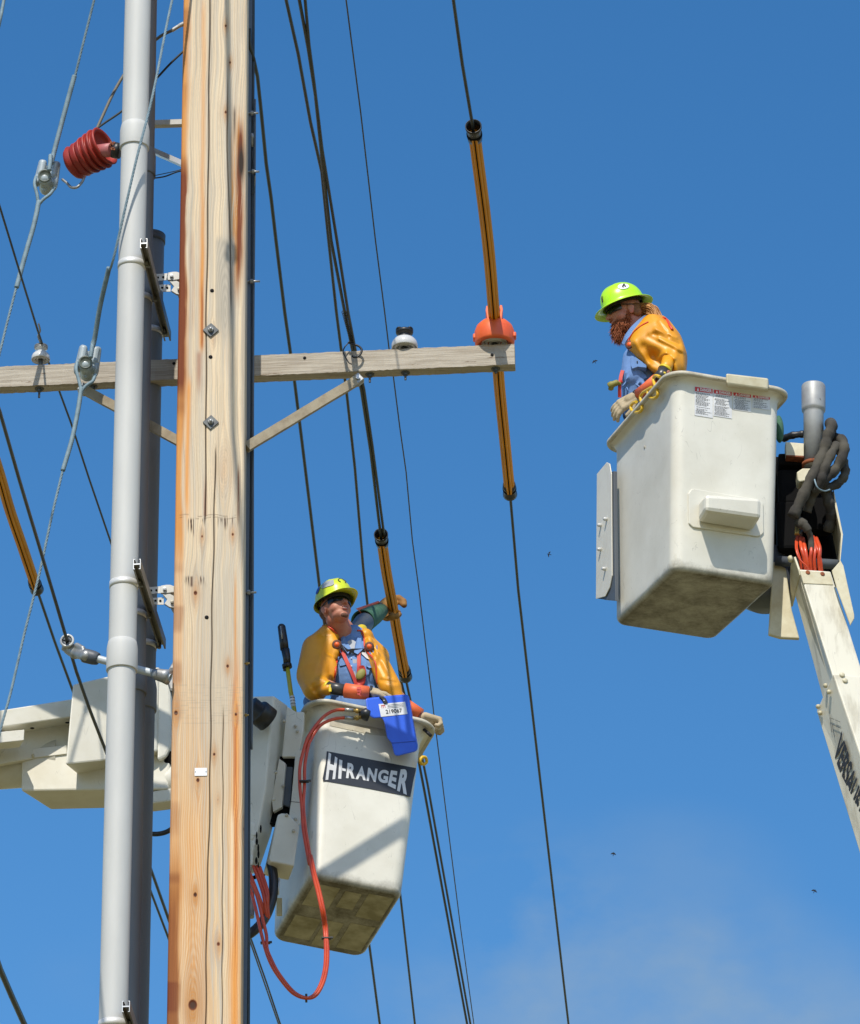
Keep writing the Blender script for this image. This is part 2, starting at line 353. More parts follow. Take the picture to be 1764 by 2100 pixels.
m_brass = M('brass', (.42, .28, .08), .4, .6)
m_hole = M('bored_hole', (.004, .003, .003), .95)
m_dbolt = M('weathered_bolt', (.11, .12, .12), .55, .4, col2=(.07, .075, .08), scale=30)
m_bird = M('bird_black', (.006, .006, .007), .9)
m_gr = M('grass_ground', (.17, .15, .06), .95, col2=(.23, .19, .09), scale=.4)

def text_mb(s, bold=.0, font_shear=0):
    cu = bpy.data.curves.new('t', 'FONT'); cu.body = s; cu.size = 1; cu.offset = bold; cu.extrude = .02; cu.shear = font_shear; cu.resolution_u = 4
    o = bpy.data.objects.new('t', cu); COL.objects.link(o)
    dg = bpy.context.evaluated_depsgraph_get(); me = bpy.data.meshes.new_from_object(o.evaluated_get(dg))
    vs = [v.co.copy() for v in me.vertices]; fs = [tuple(p.vertices) for p in me.polygons]
    bpy.data.objects.remove(o); bpy.data.curves.remove(cu); bpy.data.meshes.remove(me)
    x0 = min(v.x for v in vs); x1 = max(v.x for v in vs); y0 = min(v.y for v in vs); y1 = max(v.y for v in vs)
    return [((v.x-x0)/(x1-x0), (v.y-y0)/(y1-y0), v.z/.02) for v in vs], fs
def text_on(mb, s, quad, nrm, th=.0015, bold=.02, shear=0):
    """write s into the quad TL,TR,BR,BL (points); nrm = outward normal"""
    vs, fs = text_mb(s, bold, shear); tl, tr, br, bl = [Vector(q) for q in quad]; n = Vector(nrm)
    return mb.add([(bl*(1-a)+br*a)*(1-b)+(tl*(1-a)+tr*a)*b+n*(th*(c*.5+.5)) for a, b, c in vs], fs)
# ================================================================== ground (below the frame, lights things from beneath)
g = MB(); g.add([(-900, -700, 0), (900, -700, 0), (900, 2500, 0), (-900, 2500, 0)], [(0, 1, 2, 3)])
gm = g.mesh('ground'); gm.materials.append(m_gr); go = bpy.data.objects.new('ground', gm); COL.objects.link(go); go['kind'] = 'structure'

# ================================================================== wooden utility pole
PXc, PY = -1.127, 21.4
def prad(z): return .173+.008*(14.06+CAMZ-z)/6.0
rng = np.random.RandomState(3)
def vnoise(x, y, seed=0):
    g_ = np.random.RandomState(seed).rand(256, 256)
    xi = np.floor(x).astype(int); yi = np.floor(y).astype(int); fx = x-xi; fy = y-yi
    fx = fx*fx*(3-2*fx); fy = fy*fy*(3-2*fy)
    a = g_[xi % 256, yi % 256]; b = g_[(xi+1) % 256, yi % 256]; c = g_[xi % 256, (yi+1) % 256]; d = g_[(xi+1) % 256, (yi+1) % 256]
    return (a*(1-fx)+b*fx)*(1-fy)+(c*(1-fx)+d*fx)*fy
def fbm(x, y, seed=0, o=4):
    s = 0; a = .5; t = 0
    for i in range(o): s = s+a*vnoise(x*2**i, y*2**i, seed+i); t += a; a *= .5
    return s/t
def sst(a, b, x): q = np.clip((x-a)/(b-a), 0, 1); return q*q*(3-2*q)
def build_pole():
    tf = np.concatenate([-1-(1-np.linspace(0, 1, 7)[:-1])*.0, np.linspace(-1, 1, 190)])[6:]      # across the sawn front face
    side = np.linspace(-.78, 1, 10)
    PXX = np.concatenate([tf, np.ones(10), np.linspace(1, -1, 8)[1:-1], -np.ones(10)]); rho = .085
    yf = -1+rho*(1-np.sqrt(np.clip(1-(np.clip(np.abs(tf)-(1-rho), 0, 1)/rho)**2, 0, 1)))
    PYY = np.concatenate([yf, side, np.ones(6), side[::-1]]); nc = len(PXX)
    zs = np.concatenate([np.linspace(0, 9.3, 20)[:-1], np.arange(9.3, 16.0, .0045), np.linspace(16.0, 18.2, 10)]); nr = len(zs)
    NX, ZZ = np.meshgrid(PXX, zs); NY, _ = np.meshgrid(PYY, zs)
    rr = .173+.008*(14.06+CAMZ-ZZ)/6.0
    nx, ny = NX, NY
    X = PXc+rr*nx; Yv = PY+rr*ny
    f = np.array(fwd); r_ = np.array(rt); u_ = np.array(up)
    P = np.stack([X, Yv, ZZ-CAMZ], -1); zc = P @ f
    px = 882+FPX*(P @ r_)/zc; py = 1050-FPX*(P @ u_)/zc
    row = py
    # grain coordinate, bent round the knots
    gx = px + 5*(fbm(row/260, px*0+.3, 11)-.5)*6
    knots = [(467,1366,5,1),(439.5,1547,4.5,1),(406,1600,6,1),(400.5,1835,6,1.2),(448,1936,7,.8),(395.4,2061,14,1.3),(361,1462,7,1),(414.7,1100,5,.7),(477.5,1096,5,.8),(401,1216,7,.9),(459.5,960,12,.35),(463,53,4,.9),(472,128,4,.9),(463,230,5,.8),(437,690,6,.35),(484,1465,5,.9),(447,1640,4,.5),(500,1700,5,.6)]
    kd = np.zeros_like(px); 
    for kx, ky, kr, ks in knots:
        dx = px-kx; dy = (row-ky)/2.6; d2 = dx*dx+dy*dy
        gx = gx + np.sign(dx)*kr*1.5*np.exp(-d2/(kr*kr*5))*(1-np.exp(-np.abs(dx)/2))*-1
        kd = np.maximum(kd, ks*np.exp(-((px-kx)**2+((row-ky)/1.25)**2)/(kr*kr*.42)))
    t = (px-(443-.0114*row-64))/(128+.011*row)        # 0..1 over the visible face
    fine = fbm(gx/2.2, row/210, 21, 3); mid = fbm(gx/7, row/300, 31, 3); big = fbm(gx/22, row/420, 41, 3)
    cath = .5+.5*np.sin(gx*.9+9*fbm(gx/30, row/330, 51, 2)*2.2)
    low = sst(1150, 1750, row)+.25*(big-.5)
    cream = np.array([.70, .575, .40]); grey = np.array([.47, .425, .345]); tan = np.array([.66, .43, .215]); orange = np.array([.58, .255, .062]); rust = np.array([.17, .042, .013]); dark = np.array([.05, .03, .02])
    def mix(a, b, k): k = np.clip(k, 0, 1)[..., None]; return a*(1-k)+b*k
    lines = sst(.52, .60, fbm(gx/1.6, row/420, 23, 2)); lines2 = sst(.55, .62, fbm(gx/3.4, row/600, 27, 2))
    col = mix(np.broadcast_to(cream, px.shape+(3,)), grey*1.12, sst(.40, .62, mid)*.75)
    col = mix(col, grey*.80, lines*.42+lines2*.34*sst(.35, .6, big))
    col = mix(col, tan, np.clip(low, 0, 1)*(.22+.8*(big-.2)))
    col = mix(col, grey*.98, sst(1100, 1200, row)*(1-sst(1500, 1750, row))*sst(.35, .55, fbm(gx/9, row/350, 33, 2))*.6)
    col = mix(col, grey*1.05, low*sst(.42, .6, mid)*sst(.42, .5, t)*(1-sst(.68, .76, t))*.9)
    col = mix(col, grey*.95, sst(.3, .4, t)*(1-sst(.42, .47, t))*sst(1300, 1500, row)*.5)
    ringl = .5+.5*np.sin(gx*1.25+16*fbm(gx/40, row/520, 51, 2)); ringl = ringl**2
    col = mix(col, orange, np.clip(low+.1, 0, 1)*ringl*.55*(1-.8*sst(.42, .48, t)*(1-sst(.7, .76, t)))*sst(.25, .6, big+.1))
    col = mix(col, tan*.75, ringl*.16)
    wig = 6*(fbm(row/120, row*0, 71)-.5)
    # stains of rust and resin
    e1 = (1-sst(.02, .115+.04*np.sin(row/90)-.05*sst(1080, 1200, row)*(1-sst(1700, 1850, row)), t+wig*.012)); col = mix(col, orange, e1*(.95-.5*sst(1080, 1200, row)*(1-sst(1700, 1850, row))))
    col = mix(col, orange*1.15, np.exp(-((t-.12+wig*.006)/.035)**2)*sst(760, 800, row)*(1-sst(1010, 1100, row))*.9)
    col = mix(col, rust, (1-sst(.02, .10, t+wig*.012+.05*(fbm(gx/2, row/120, 38, 2)-.5)))*(sst(300, 420, row)*(1-sst(760, 860, row))*1.2+sst(1700, 1900, row)*.8+.4*sst(.4, .6, fbm(row/60, px*0, 40, 2))))
    b2 = np.exp(-((t-.165+wig*.004)/.03)**2); col = mix(col, rust*1.5, b2*sst(450, 520, row)*(1-sst(640, 700, row))*.45*sst(.35, .7, fine))
    col = mix(col, orange*1.05, np.exp(-((px-(418-.012*row*.5+wig*.6))/5.0)**2)*(sst(-40, 40, row)*(1-sst(700, 735, row)))*(.55+.45*sst(300, 600, row))*sst(.2, .5, mid+.2))
    col = mix(col, rust*1.7, np.exp(-((px-(419-.006*row+wig*.4))/2.2)**2)*sst(560, 620, row)*(1-sst(700, 728, row))*.8)
    col = mix(col, rust*1.6, np.exp(-((px-(409+wig*.5))/6)**2)*sst(715, 730, row)*(1-sst(760, 830, row))*.55)
    col = mix(col, rust*1.6, np.exp(-((px-421)/3.2)**2)*sst(960, 1040, row)*(1-sst(1056, 1060, row))*.7)
    rs = (.30+.70*sst(.34, .50, fbm(gx/1.7, row/300, 39, 2)))*np.exp(-((px-(490-.012*(row-200)+wig*.9))/11.)**2)*sst(195, 300, row)*(1-sst(520, 640, row)); col = mix(col, orange*.85, rs*1.15)
    col = mix(col, rust, np.exp(-((px-(494-.012*(row-200)+wig))/5.5)**2)*sst(230, 300, row)*(1-sst(500, 640, row))*sst(.22, .5, fine+.12)*1.35)
    col = mix(col, dark*.6, np.exp(-((px-495)/6.5)**2)*np.exp(-((row-333)/36)**2)*1.35)
    col = mix(col, orange, np.exp(-((px-478)/4)**2)*sst(250, 330, row)*(1-sst(560, 660, row))*sst(.45, .6, fine)*.9)
    col = mix(col, dark, np.exp(-((px-481)/2.6)**2)*sst(210, 235, row)*(1-sst(245, 310, row))*.8)
    col = mix(col, rust, np.exp(-((px-(489+wig*.2))/2.4)**2)*sst(940, 980, row)*(1-sst(1050, 1090, row))*.9*sst(.3, .6, fine+.1))
    col = mix(col, orange, np.exp(-((px-(483+wig*.3))/2.5)**2)*sst(1150, 1230, row)*(1-sst(1330, 1400, row))*.8)
    oe = np.exp(-((px-(485-.004*(row-1300)+wig*.5))/6)**2)*sst(1300, 1480, row); col = mix(col, orange*1.15, oe*1.0*sst(.15, .5, mid+.2)); col = mix(col, rust*2.2, oe*.7*sst(.42, .6, fine))
    col = mix(col, orange*1.1, np.exp(-((px-397)/22)**2)*sst(1600, 1750, row)*.6*(.3+.7*ringl)); col = mix(col, orange*1.15, np.exp(-((px-480)/9)**2)*sst(1900, 1980, row)*.6)
    col = mix(col, cream*1.08, np.exp(-((px-(476))/3.5)**2)*sst(1640, 1700, row)*(1-sst(1850, 1950, row))*.8)
    # grey patch with growth rings, rows 400-640
    gp = sst(438, 448, px)*(1-sst(478, 484, px))*sst(478, 500, row)*(1-sst(640, 720, row)); col = mix(col, grey*.92, gp*.75)
    rings = .5+.5*np.sin(np.sqrt((px-462)**2+((row-640)/7)**2)*1.9); col = mix(col, grey*.62, gp*rings*.45)
    # cathedral rings low left
    cr = np.sqrt((px-397)**2+((row-2060)/5.5)**2); cm = np.exp(-(cr/26)**2); col = mix(col, orange*.8, cm*(.5+.5*np.sin(cr*1.5))*.55)
    for kx, ky, kr, ks in knots:
        col = mix(col, orange*.85, np.exp(-((px-kx)/(kr*.45))**2)*np.exp(-np.abs(row-ky-kr)/(kr*3.5))*.6*ks)
        cr = np.sqrt((px-kx)**2+((row-ky)/2.4)**2); col = mix(col, orange*.8, np.exp(-(cr/(kr*1.6))**2)*.55*ks); col = mix(col, grey*.7, (.5+.5*np.sin(cr*2.1))*np.exp(-(cr/(kr*2.2))**2)*.25)
    col = mix(col, rust*.75, sst(.35, .62, kd)); col = mix(col, dark, sst(.7, .95, kd)*.8)
    # gaff scars: short dark vertical nicks in two bands
    for y0, y1, xa, xb in ((1060, 1104, 372, 424), (1058, 1092, 442, 486), (1178, 1212, 376, 428)):
        nick = sst(.54, .60, fbm(px/2.1, row/60+3, 91, 2))*sst(y0, y0+8, row)*(1-sst(y1-16, y1+4, row+14*vnoise(px/3, px*0, 93)))*sst(xa, xa+6, px)*(1-sst(xb-6, xb, px))
        col = mix(col, dark*1.6, nick*1.0)
    for y0 in (1057, 1062): col = mix(col, dark*2, np.exp(-((row-y0-2*np.sin(px/9))/.9)**2)*sst(365, 372, px)*(1-sst(480, 488, px))*.6*sst(.3, .5, vnoise(px/5, px*0+y0, 5)))
    col = mix(col, dark*2, np.exp(-((px-393)/2.6)**2)*sst(1180, 1184, row)*(1-sst(1200, 1206, row)))
    for k in range(16):
        y0 = 1405+k*5.2; col = mix(col, grey*.6, np.exp(-((row-y0)/.8)**2)*sst(.45, .6, vnoise(px/14, px*0+k, 15))*.35)
    # cracks
    ys = [-200, 0, 438, 656, 845, 1056, 1090]; xs = [431, 430.6, 426.5, 423, 423, 421, 420]
    c1 = np.interp(row, ys, xs)+.7*np.sin(row/37); w1 = 1-sst(1060, 1085, row)
    c2 = np.interp(row, [900, 928, 1120, 1280, 1631, 1905, 2100, 2300], [443, 442, 438.5, 434.5, 430.6, 424, 422, 420])+.9*np.sin(row/29); w2 = sst(905, 940, row)
    c3 = np.interp(row, [1400, 1475, 1700, 2061, 2300], [458, 457.5, 457, 456, 455])+.8*np.sin(row/23); w3 = sst(1440, 1480, row)
    c4 = np.interp(row, [-50, 300, 480, 640], [469, 466, 472, 474]); w4 = (1-sst(600, 660, row))*sst(90, 240, row)*.8
    dep = np.zeros_like(px)
    for cx, w, wd in ((c1, w1, 1.25), (c2, w2, 1.15), (c3, w3, .8), (c4, w4, 1.2)):
        k = np.exp(-((px-cx)/wd)**2)*w; dep = np.maximum(dep, k); col = mix(col, dark*.6, k*1.05)
    c5 = 449+3*np.sin(row/150); k5 = np.exp(-((px-c5)/.6)**2)*sst(760, 800, row)*(1-sst(1020, 1090, row)); col = mix(col, grey*.4, k5*.6)
    grainh = (fine-.5)*.0018+(cath-.5)*.0006
    hh = (grainh-dep*.010-sst(.5, .9, kd)*.004)*(NY < 0)
    X = PXc+rr*nx+hh*nx*.2; Yv = PY+rr*ny-hh
    vs = np.stack([X-PXc, Yv-PY, ZZ], -1).reshape(-1, 3)
    me = bpy.data.meshes.new('shaft'); nv = nr*nc
    i = np.arange(nr-1)[:, None]*nc; j = np.arange(nc)[None]; j2 = (j+1) % nc
    quads = np.stack([i+j, i+j2, i+nc+j2, i+nc+j], -1).reshape(-1, 4); nf = len(quads)
    cap = np.array([(nr-1)*nc+k for k in range(nc)])
    me.vertices.add(nv); me.vertices.foreach_set('co', vs.ravel())
    me.loops.add(nf*4+nc); me.loops.foreach_set('vertex_index', np.concatenate([quads.ravel(), cap]))
    me.polygons.add(nf+1); me.polygons.foreach_set('loop_start', np.concatenate([np.arange(nf)*4, [nf*4]])); me.polygons.foreach_set('loop_total', np.concatenate([np.full(nf, 4), [nc]]))
    me.update(calc_edges=True); me.validate()
    me.polygons.foreach_set('use_smooth', np.concatenate([np.ones(nf, bool), [False]]))
    ca = me.color_attributes.new('wood', 'FLOAT_COLOR', 'POINT')
    rgba = np.ones((nv, 4)); rgba[:, :3] = np.clip(col.reshape(-1, 3), 0, 1); ca.data.foreach_set('color', rgba.ravel().astype(np.float32))
    return me
m_pole = bpy.data.materials.new('pole_wood'); m_pole.use_nodes = True; t_ = m_pole.node_tree; b_ = t_.nodes['Principled BSDF']
a_ = t_.nodes.new('ShaderNodeAttribute'); a_.attribute_name = 'wood'; tcp = t_.nodes.new('ShaderNodeTexCoord'); mpp = t_.nodes.new('ShaderNodeMapping'); mpp.inputs['Scale'].default_value = (9, 9, .35)
zp = t_.nodes.new('ShaderNodeTexNoise'); zp.inputs['Scale'].default_value = 14; zp.inputs['Detail'].default_value = 6
ov = t_.nodes.new('ShaderNodeMixRGB'); ov.blend_type = 'OVERLAY'; ov.inputs[0].default_value = .18; bp_ = t_.nodes.new('ShaderNodeBump'); bp_.inputs['Strength'].default_value = .5; bp_.inputs['Distance'].default_value = .003
t_.links.new(tcp.outputs['Object'], mpp.inputs[0]); t_.links.new(mpp.outputs[0], zp.inputs['Vector']); t_.links.new(a_.outputs['Color'], ov.inputs[1]); t_.links.new(zp.outputs['Fac'], ov.inputs[2])
t_.links.new(ov.outputs[0], b_.inputs['Base Color']); t_.links.new(zp.outputs['Fac'], bp_.inputs['Height']); t_.links.new(bp_.outputs[0], b_.inputs['Normal']); b_.inputs['Roughness'].default_value = .75; b_.inputs['Specular IOR Level'].default_value = .25
pole = empty('utility_pole', (PXc, PY, 0), 'tall weathered brown wooden pole with cracks, knots and rust stains', 'utility pole')
shaft = part('shaft', build_pole(), m_pole, pole)
def pface(x, y, off=0):
    """point on the pole's face seen at x, y"""
    Yc = PY-.17
    for _ in range(6):
        P = U(x, y, Yc); r = prad(P.z); q = min(.999, abs((P.x-PXc)/r)); Yc = PY-r*(1-.085*(1-math.sqrt(max(0, 1-(max(0, q-.915)/.085)**2))))
    return U(x, y, Yc-off)
for x, y, rr in ((435, 596, .0105), (432, 732, .0105), (424, 1266, .0105)):
    P = pface(x, y, .0005); part('bored_hole', MB().lathe([(.0001, -.03), (rr, -.03), (rr, .0015), (.0001, .002)], P, (0, -1, 0), 20), m_hole, pole)
for x, y in ((432.5, 677), (432.5, 866)):
    P = pface(x, y, .006); Mx = Matrix.Rotation(R(45), 3, 'Y') @ Matrix.Rotation(0, 3, 'X')
    w = part('square_washer', MB().box(P, (.060, .006, .060), Matrix.Rotation(R(47), 3, 'Y'), .0015), m_dbolt, pole)
    w2 = part('bolt_head', MB().lathe([(.0001, 0), (.016, 0), (.016, .010), (.012, .013), (.0001, .013)], P-Vector((0, .003, 0)), (0, -1, 0), 6, False), m_galv, w)
    part('bolt_end', MB().lathe([(.0001, .01), (.0085, .01), (.0085, .022), (.006, .025), (.0001, .025)], P, (0, -1, 0), 12), m_galv, w)
for x, y, Lx in ((513, 232, .045), (515, 352, .045), (512, 577, .055), (506, 1215, .05)):
    P = U(x, y, PY+.02); b = MB().tube([P, P+Vector((Lx, 0, 0))], .006, 10); b.lathe([(.0001, .004), (.013, .004), (.013, .018), (.0001, .018)], P, (1, 0, 0), 6, False); b.tube([P-Vector((.06, 0, 0)), P], .006, 8)
    part('through_bolt', b, m_galv, pole)
for x, y in ((505, 1361), (503, 1467)):
    P = U(x, y, PY-.06); part('conduit_lag_screw', MB().tube([P-Vector((.02, 0, 0)), P+Vector((.018, -.004, 0))], .0045, 8).lathe([(.0001, 0), (.010, 0), (.010, .008), (.0001, .008)], P, (1, 0, 0), 6, False), m_brass, pole)
P0 = pface(412, 1583, .003)
tg = part('number_tag', MB().box(P0, (.062, .0015, .043), None, .0007), m_alum, pole)
for dx in (-.026, .026): part('nail', MB().lathe([(.0001, 0), (.003, 0), (.002, .0015), (.0001, .002)], P0+Vector((dx, -.001, 0)), (0, -1, 0), 8), m_dbolt, tg)
# cables and moulding stapled down the shaded side
for name, xo, yo, rr, mt, z0, z1, lab in (('cable_moulding', .171, .035, .012, m_cabgrey, 0, 17.6, 'flat grey moulding stapled down the right side of the wooden pole'),
                                ('riser_cable', .186, .085, .0095, m_cable, 0, 17.7, 'black cable running down the shaded right side of the wooden pole, outside the moulding'),
                                ('ground_conduit', .1995, .050, .0062, m_cabgrey, 11.2, 15.05, 'thin grey conduit ending halfway down the right side of the wooden pole')):
    pts = []
    for z in np.linspace(z0, z1, 60):
        k = prad(z)/.173; pts.append((PXc+(xo+.006)*k+.0018*math.sin(z*2.3+xo*90), PY+yo, z))
    if name == 'cable_moulding':
        mbm = MB(); 
        for q in (-.010, .0, .010): mbm.tube([(a+q*.55, b+q, c) for a, b, c in pts], .0072, 8)
    else: mbm = MB().tube(pts, rr, 10)
    o = single(name, mbm, mt, (PXc+xo, PY+yo, z0), lab, 'cable' if 'cable' in name else 'conduit')
    if name == 'riser_cable':
        for y in (30, 120, 437, 480, 620, 780, 905, 1104, 1245, 1700, 1990):
            P = U(512-.006*y, y, PY+.07); s_ = part('staple', MB().tube([P+Vector((-.012, -.012, .0)), P+Vector((.006, -.014, 0)), P+Vector((.016, .0, 0)), P+Vector((.014, .016, 0))], .0028, 6), m_black, o)
    if name == 'ground_conduit':
        P = U(520.5, 252, PY+.055)
        cl = part('connector_sleeve', MB().lathe([(.0001, -.0), (.0085, 0), (.0085, .05), (.011, .052), (.011, .075), (.007, .08), (.0001, .08)], U(517, 300, PY+.05), (0, 0, 1), 14), m_galv, o)
        part('jumper_loop', MB().tube(crv([U(517, 310, PY+.05), U(520, 335, PY+.04), U(523.5, 362, PY+.03), U(522, 385, PY+.03), U(517, 400, PY+.04)]), .0035, 8), m_cable, o)

# ================================================================== PVC riser pipes
def riser(x0, y0, x1, y1, Yp, r, bells, ztop, label, mt=None):
    mt = mt or m_pvc
    A = U(x0, y0, Yp); B = U(x1, y1, Yp); ax = (A-B).normalized()
    z0 = 0; foot = B-ax*(B.z/ax.z)
    o = empty('riser_pipe', foot, label, 'pipe', 'grey riser pipes beside the wooden pole')
    H = (ztop-foot.z)/ax.z
    part('tube', MB().lathe([(.0001, 0), (r, 0)]+[(r, H*i/30) for i in range(1, 30)]+[(r, H), (r-.006, H), (r-.006, H-.2), (.0001, H-.2)], foot, ax, 56), mt, o)
    for yt, yb in bells:
        hb = (U(x0, yb, Yp).z-foot.z)/ax.z; ht = (U(x0, yt, Yp).z-foot.z)/ax.z
        part('coupling_bell', MB().lathe([(r-.001, hb-.0005), (r+.0075, hb), (r+.0085, hb+.004), (r+.0082, hb+(ht-hb)*.75), (r+.006, hb+(ht-hb)*.86), (r+.0018, ht), (r-.001, ht+.004)], foot, ax, 56), mt, o)
    return o, foot, ax
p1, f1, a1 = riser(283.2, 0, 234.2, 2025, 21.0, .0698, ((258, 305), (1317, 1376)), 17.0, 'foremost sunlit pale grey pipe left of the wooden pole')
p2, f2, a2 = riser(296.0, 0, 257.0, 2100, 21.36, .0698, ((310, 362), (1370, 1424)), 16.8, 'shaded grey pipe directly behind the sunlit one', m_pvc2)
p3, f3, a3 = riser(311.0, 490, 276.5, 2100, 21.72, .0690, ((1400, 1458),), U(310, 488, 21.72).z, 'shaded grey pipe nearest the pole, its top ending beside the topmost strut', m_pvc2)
P = U(310.5, 488, 21.72)
cap = part('end_fitting', MB().lathe([(.0705, -.035), (.076, -.034), (.0765, -.012), (.074, -.008), (.0765, -.004), (.077, .012), (.068, .016), (.04, .014), (.0001, .01)], P, a3, 40), m_cabgrey, p3)
part('cable_tail', MB().tube(crv([P+Vector((-.02, 0, 0)), P+Vector((-.035, -.02, .12)), P+Vector((-.07, -.05, .3)), P+Vector((-.1, -.1, .6))]), [.024]*9+[.018]*8+[.014]*8, 12), m_cable, p3)
m_band = m_clampband
def strut(x0, y0, x1, y1, yband, label):
    A = U(x0, y0, 20.80); B = UZ(x1, y1, A.z); d = (B-A); s_ = Vector((0, 0, 1)); a = d.cross(s_).normalized()
    o = empty('mounting_strut', (A+B)/2, label, 'strut', 'steel channel struts holding the riser pipes')
    w, h, t, l = .0185, .028, .0032, .008
    def chan(sg):   # one U channel with inward lips, open up (sg=1) or down
        return [(-w, 0), (-w, sg*h), (-w+l, sg*h), (-w+l, sg*(h-t)), (-w+t, sg*(h-t)), (-w+t, sg*t), (w-t, sg*t), (w-t, sg*(h-t)), (w-l, sg*(h-t)), (w-l, sg*h), (w, sg*h), (w, 0)]
    part('upper_channel', MB().sweep(chan(1), [A, B], s_), m_strut, o); part('lower_channel', MB().sweep([(x, y-.0004) for x, y in chan(-1)], [A, B], s_), m_strut, o)
    dn = d.normalized()
    # bright sawn end
    for q in (-1, 1): part('sawn_end', MB().sweep(chan(q), [A-dn*.0015, A-dn*.0001], s_), m_alum, o)
    for (pp, foot, ax, rr, Yq) in ((p1, f1, a1, .0698, 21.0), (p2, f2, a2, .0698, 21.36), (p3, f3, a3, .069, 21.72)):
        Pp = foot+ax*((A.z-foot.z-.02)/ax.z)
        if pp is p3 and A.z > BASE[p3].z+99: continue
        cb = part('strap_clamp', MB().lathe([(rr-.001, -.017), (rr+.0028, -.017), (rr+.0035, 0), (rr+.0028, .017), (rr-.001, .017)], Pp, ax, 48), m_band, o)
        q = Pp+Vector((rr, -.002, 0)); part('clamp_screw', MB().box(q+Vector((.012, -.012, 0)), (.03, .01, .034), None, .002).tube([q+Vector((.012, -.045, 0)), q+Vector((.012, .02, 0))], .005, 8).lathe([(.0001, 0), (.009, 0), (.009, .007), (.0001, .007)], q+Vector((.012, -.024, 0)), (0, -1, 0), 6, False), m_strut, cb)
    return A, B
strut(295, 499, 344, 690, 520, 'topmost of the steel struts, clamping the pipes above the crossarm')
strut(281, 1157, 333, 1321, 1170, 'middle steel strut clamping the pipes, halfway down the picture')
strut(258.5, 2064, 310, 2216, 2070, 'lowest steel strut, cut off by the bottom edge')

def standoff(yoff, xo, label):
    o = empty('standoff_bracket', U(350+xo, 585+yoff, 21.3), label, 'bracket', 'white pipe standoff brackets on the pole')
    Yb = 21.38
    def plate(pts, th=.004, Yq=Yb): return MB().prism([U(x+xo, y+yoff, Yq) for x, y in pts], (0, th, 0), .0008)
    a = part('upper_arm', plate([(319, 562), (346, 560), (346, 574), (319, 576)]), m_bracket, o)
    b = part('lower_arm', plate([(326, 584), (350, 583), (350, 598), (334, 598), (326, 592)]), m_bracket, o)
    for x, y, pp in ((324, 569, a), (335, 568.5, a), (333, 590, b), (343, 590, b)):
        P = U(x+xo, y+yoff, Yb-.0015); part('slot_hole', MB().lathe([(.0001, 0), (.0062, 0), (.0062, .0016), (.0001, .0016)], P, (0, -1, 0), 12), m_hole, pp)
    c = part('upper_clip', MB().prism([U(x+xo, y+yoff, Yb-.02) for x, y in ((344, 559), (355, 557), (363, 557), (371, 560), (371, 572), (358, 574), (344, 574))], (0, .018, 0), .002), m_bracket, o)
    P = U(352+xo, 566+yoff, Yb-.024); part('clip_bolt', MB().lathe([(.0001, 0), (.010, 0), (.010, .008), (.0001, .009)], P, (0, -1, 0), 6, False), m_galv, c)
    d_ = part('lower_clip', MB().prism([U(x+xo, y+yoff, Yb-.015) for x, y in ((348, 577), (360, 574), (371, 580), (371, 604), (362, 603), (351, 596), (357, 587))], (0, .016, 0), .002), m_bracket, o)
    part('pole_plate', MB().prism([U(x+xo, y+yoff, Yb+.002) for x, y in ((362, 558), (375, 560), (375, 610), (371, 612), (364, 600))], (0, .045, 0), .003), m_bracket, o)
    P = U(367+xo, 593+yoff, Yb-.02); part('clip_bolt', MB().lathe([(.0001, 0), (.009, 0), (.009, .008), (.0001, .009)], P, (0, -1, 0), 6, False), m_strut, d_)
standoff(0, 0, 'white perforated standoff bracket on the pole, above the crossarm')
standoff(642, -14.0, 'white perforated standoff bracket on the pole, below the crossarm')
for y, x0_, x1_, y1_, h in ((255, 306, 381, 252.5, 5.2), (310, 306, 381, 339, 4.6)):
    A = U(x0_, y+(0 if y < 300 else -4), 21.5); B = U(x1_, y1_, 21.42)
    k = K(A)*h*1.1; b = MB().sweep([(-.019, -k), (.019, -k), (.019, k), (.015, k), (.015, -k+.004), (-.015, -k+.004), (-.015, k), (-.019, k)], [A, B], (0, 0, 1))
    single('brace_bar', b, m_bracket if y < 300 else m_alum, (A+B)/2, 'level aluminium brace bar between the pipes and pole' if y < 300 else 'slanting aluminium brace bar between the pipes and pole', 'brace', 'aluminium bars at the top of the pole')

# ================================================================== cables on top and red cable end
def wirepx(pts, r, n=8, curve=True):
    P = [U(x, y, Y) for x, y, Y in pts]
    return MB().tube(crv(P, 6) if curve else P, r, n)
o = empty('jumper_cable', U(323, 79, 21.45), 'thick tan cable arching from the red termination to the pole top', 'cable')
part('sheath', wirepx([(352, 63, 21.45), (335, 71, 21.46), (323, 79, 21.48), (290, 105, 21.52), (262, 142, 21.52), (243, 172, 21.5), (228, 200, 21.45), (212, 235, 21.4), (197, 268, 21.38)], .0085, 10), m_tan, o)
part('crimp_lug', wirepx([(384, 46, 21.43), (370, 52, 21.44), (352, 63, 21.45)], [.0125]*7+[.011]*6, 12), m_alum, o)
single('tap_cable', wirepx([(384, 98, 21.43), (350, 130, 21.45), (321, 161, 21.5), (285, 197, 21.5), (250, 228, 21.45), (215, 252, 21.4), (187, 272, 21.36)], .0062), m_cable, U(321, 161, 21.5), 'thin black cable under the tan one, from pole to red termination', 'cable')
single('cable_loop', wirepx([(380, 349, 21.42), (362, 353, 21.45), (338, 362, 21.5), (312, 366, 21.55)], .004).tube(crv([U(380, 345, 21.4), U(355, 352, 21.4), U(318, 360, 21.5)], 6), .0025, 8), m_cable, U(350, 360, 21.45), 'small sagging black cable loop between the pipes and pole', 'cable')
A = U(205, 305, 21.22); ax = Vector((-.80, .50, -.20)).normalized()
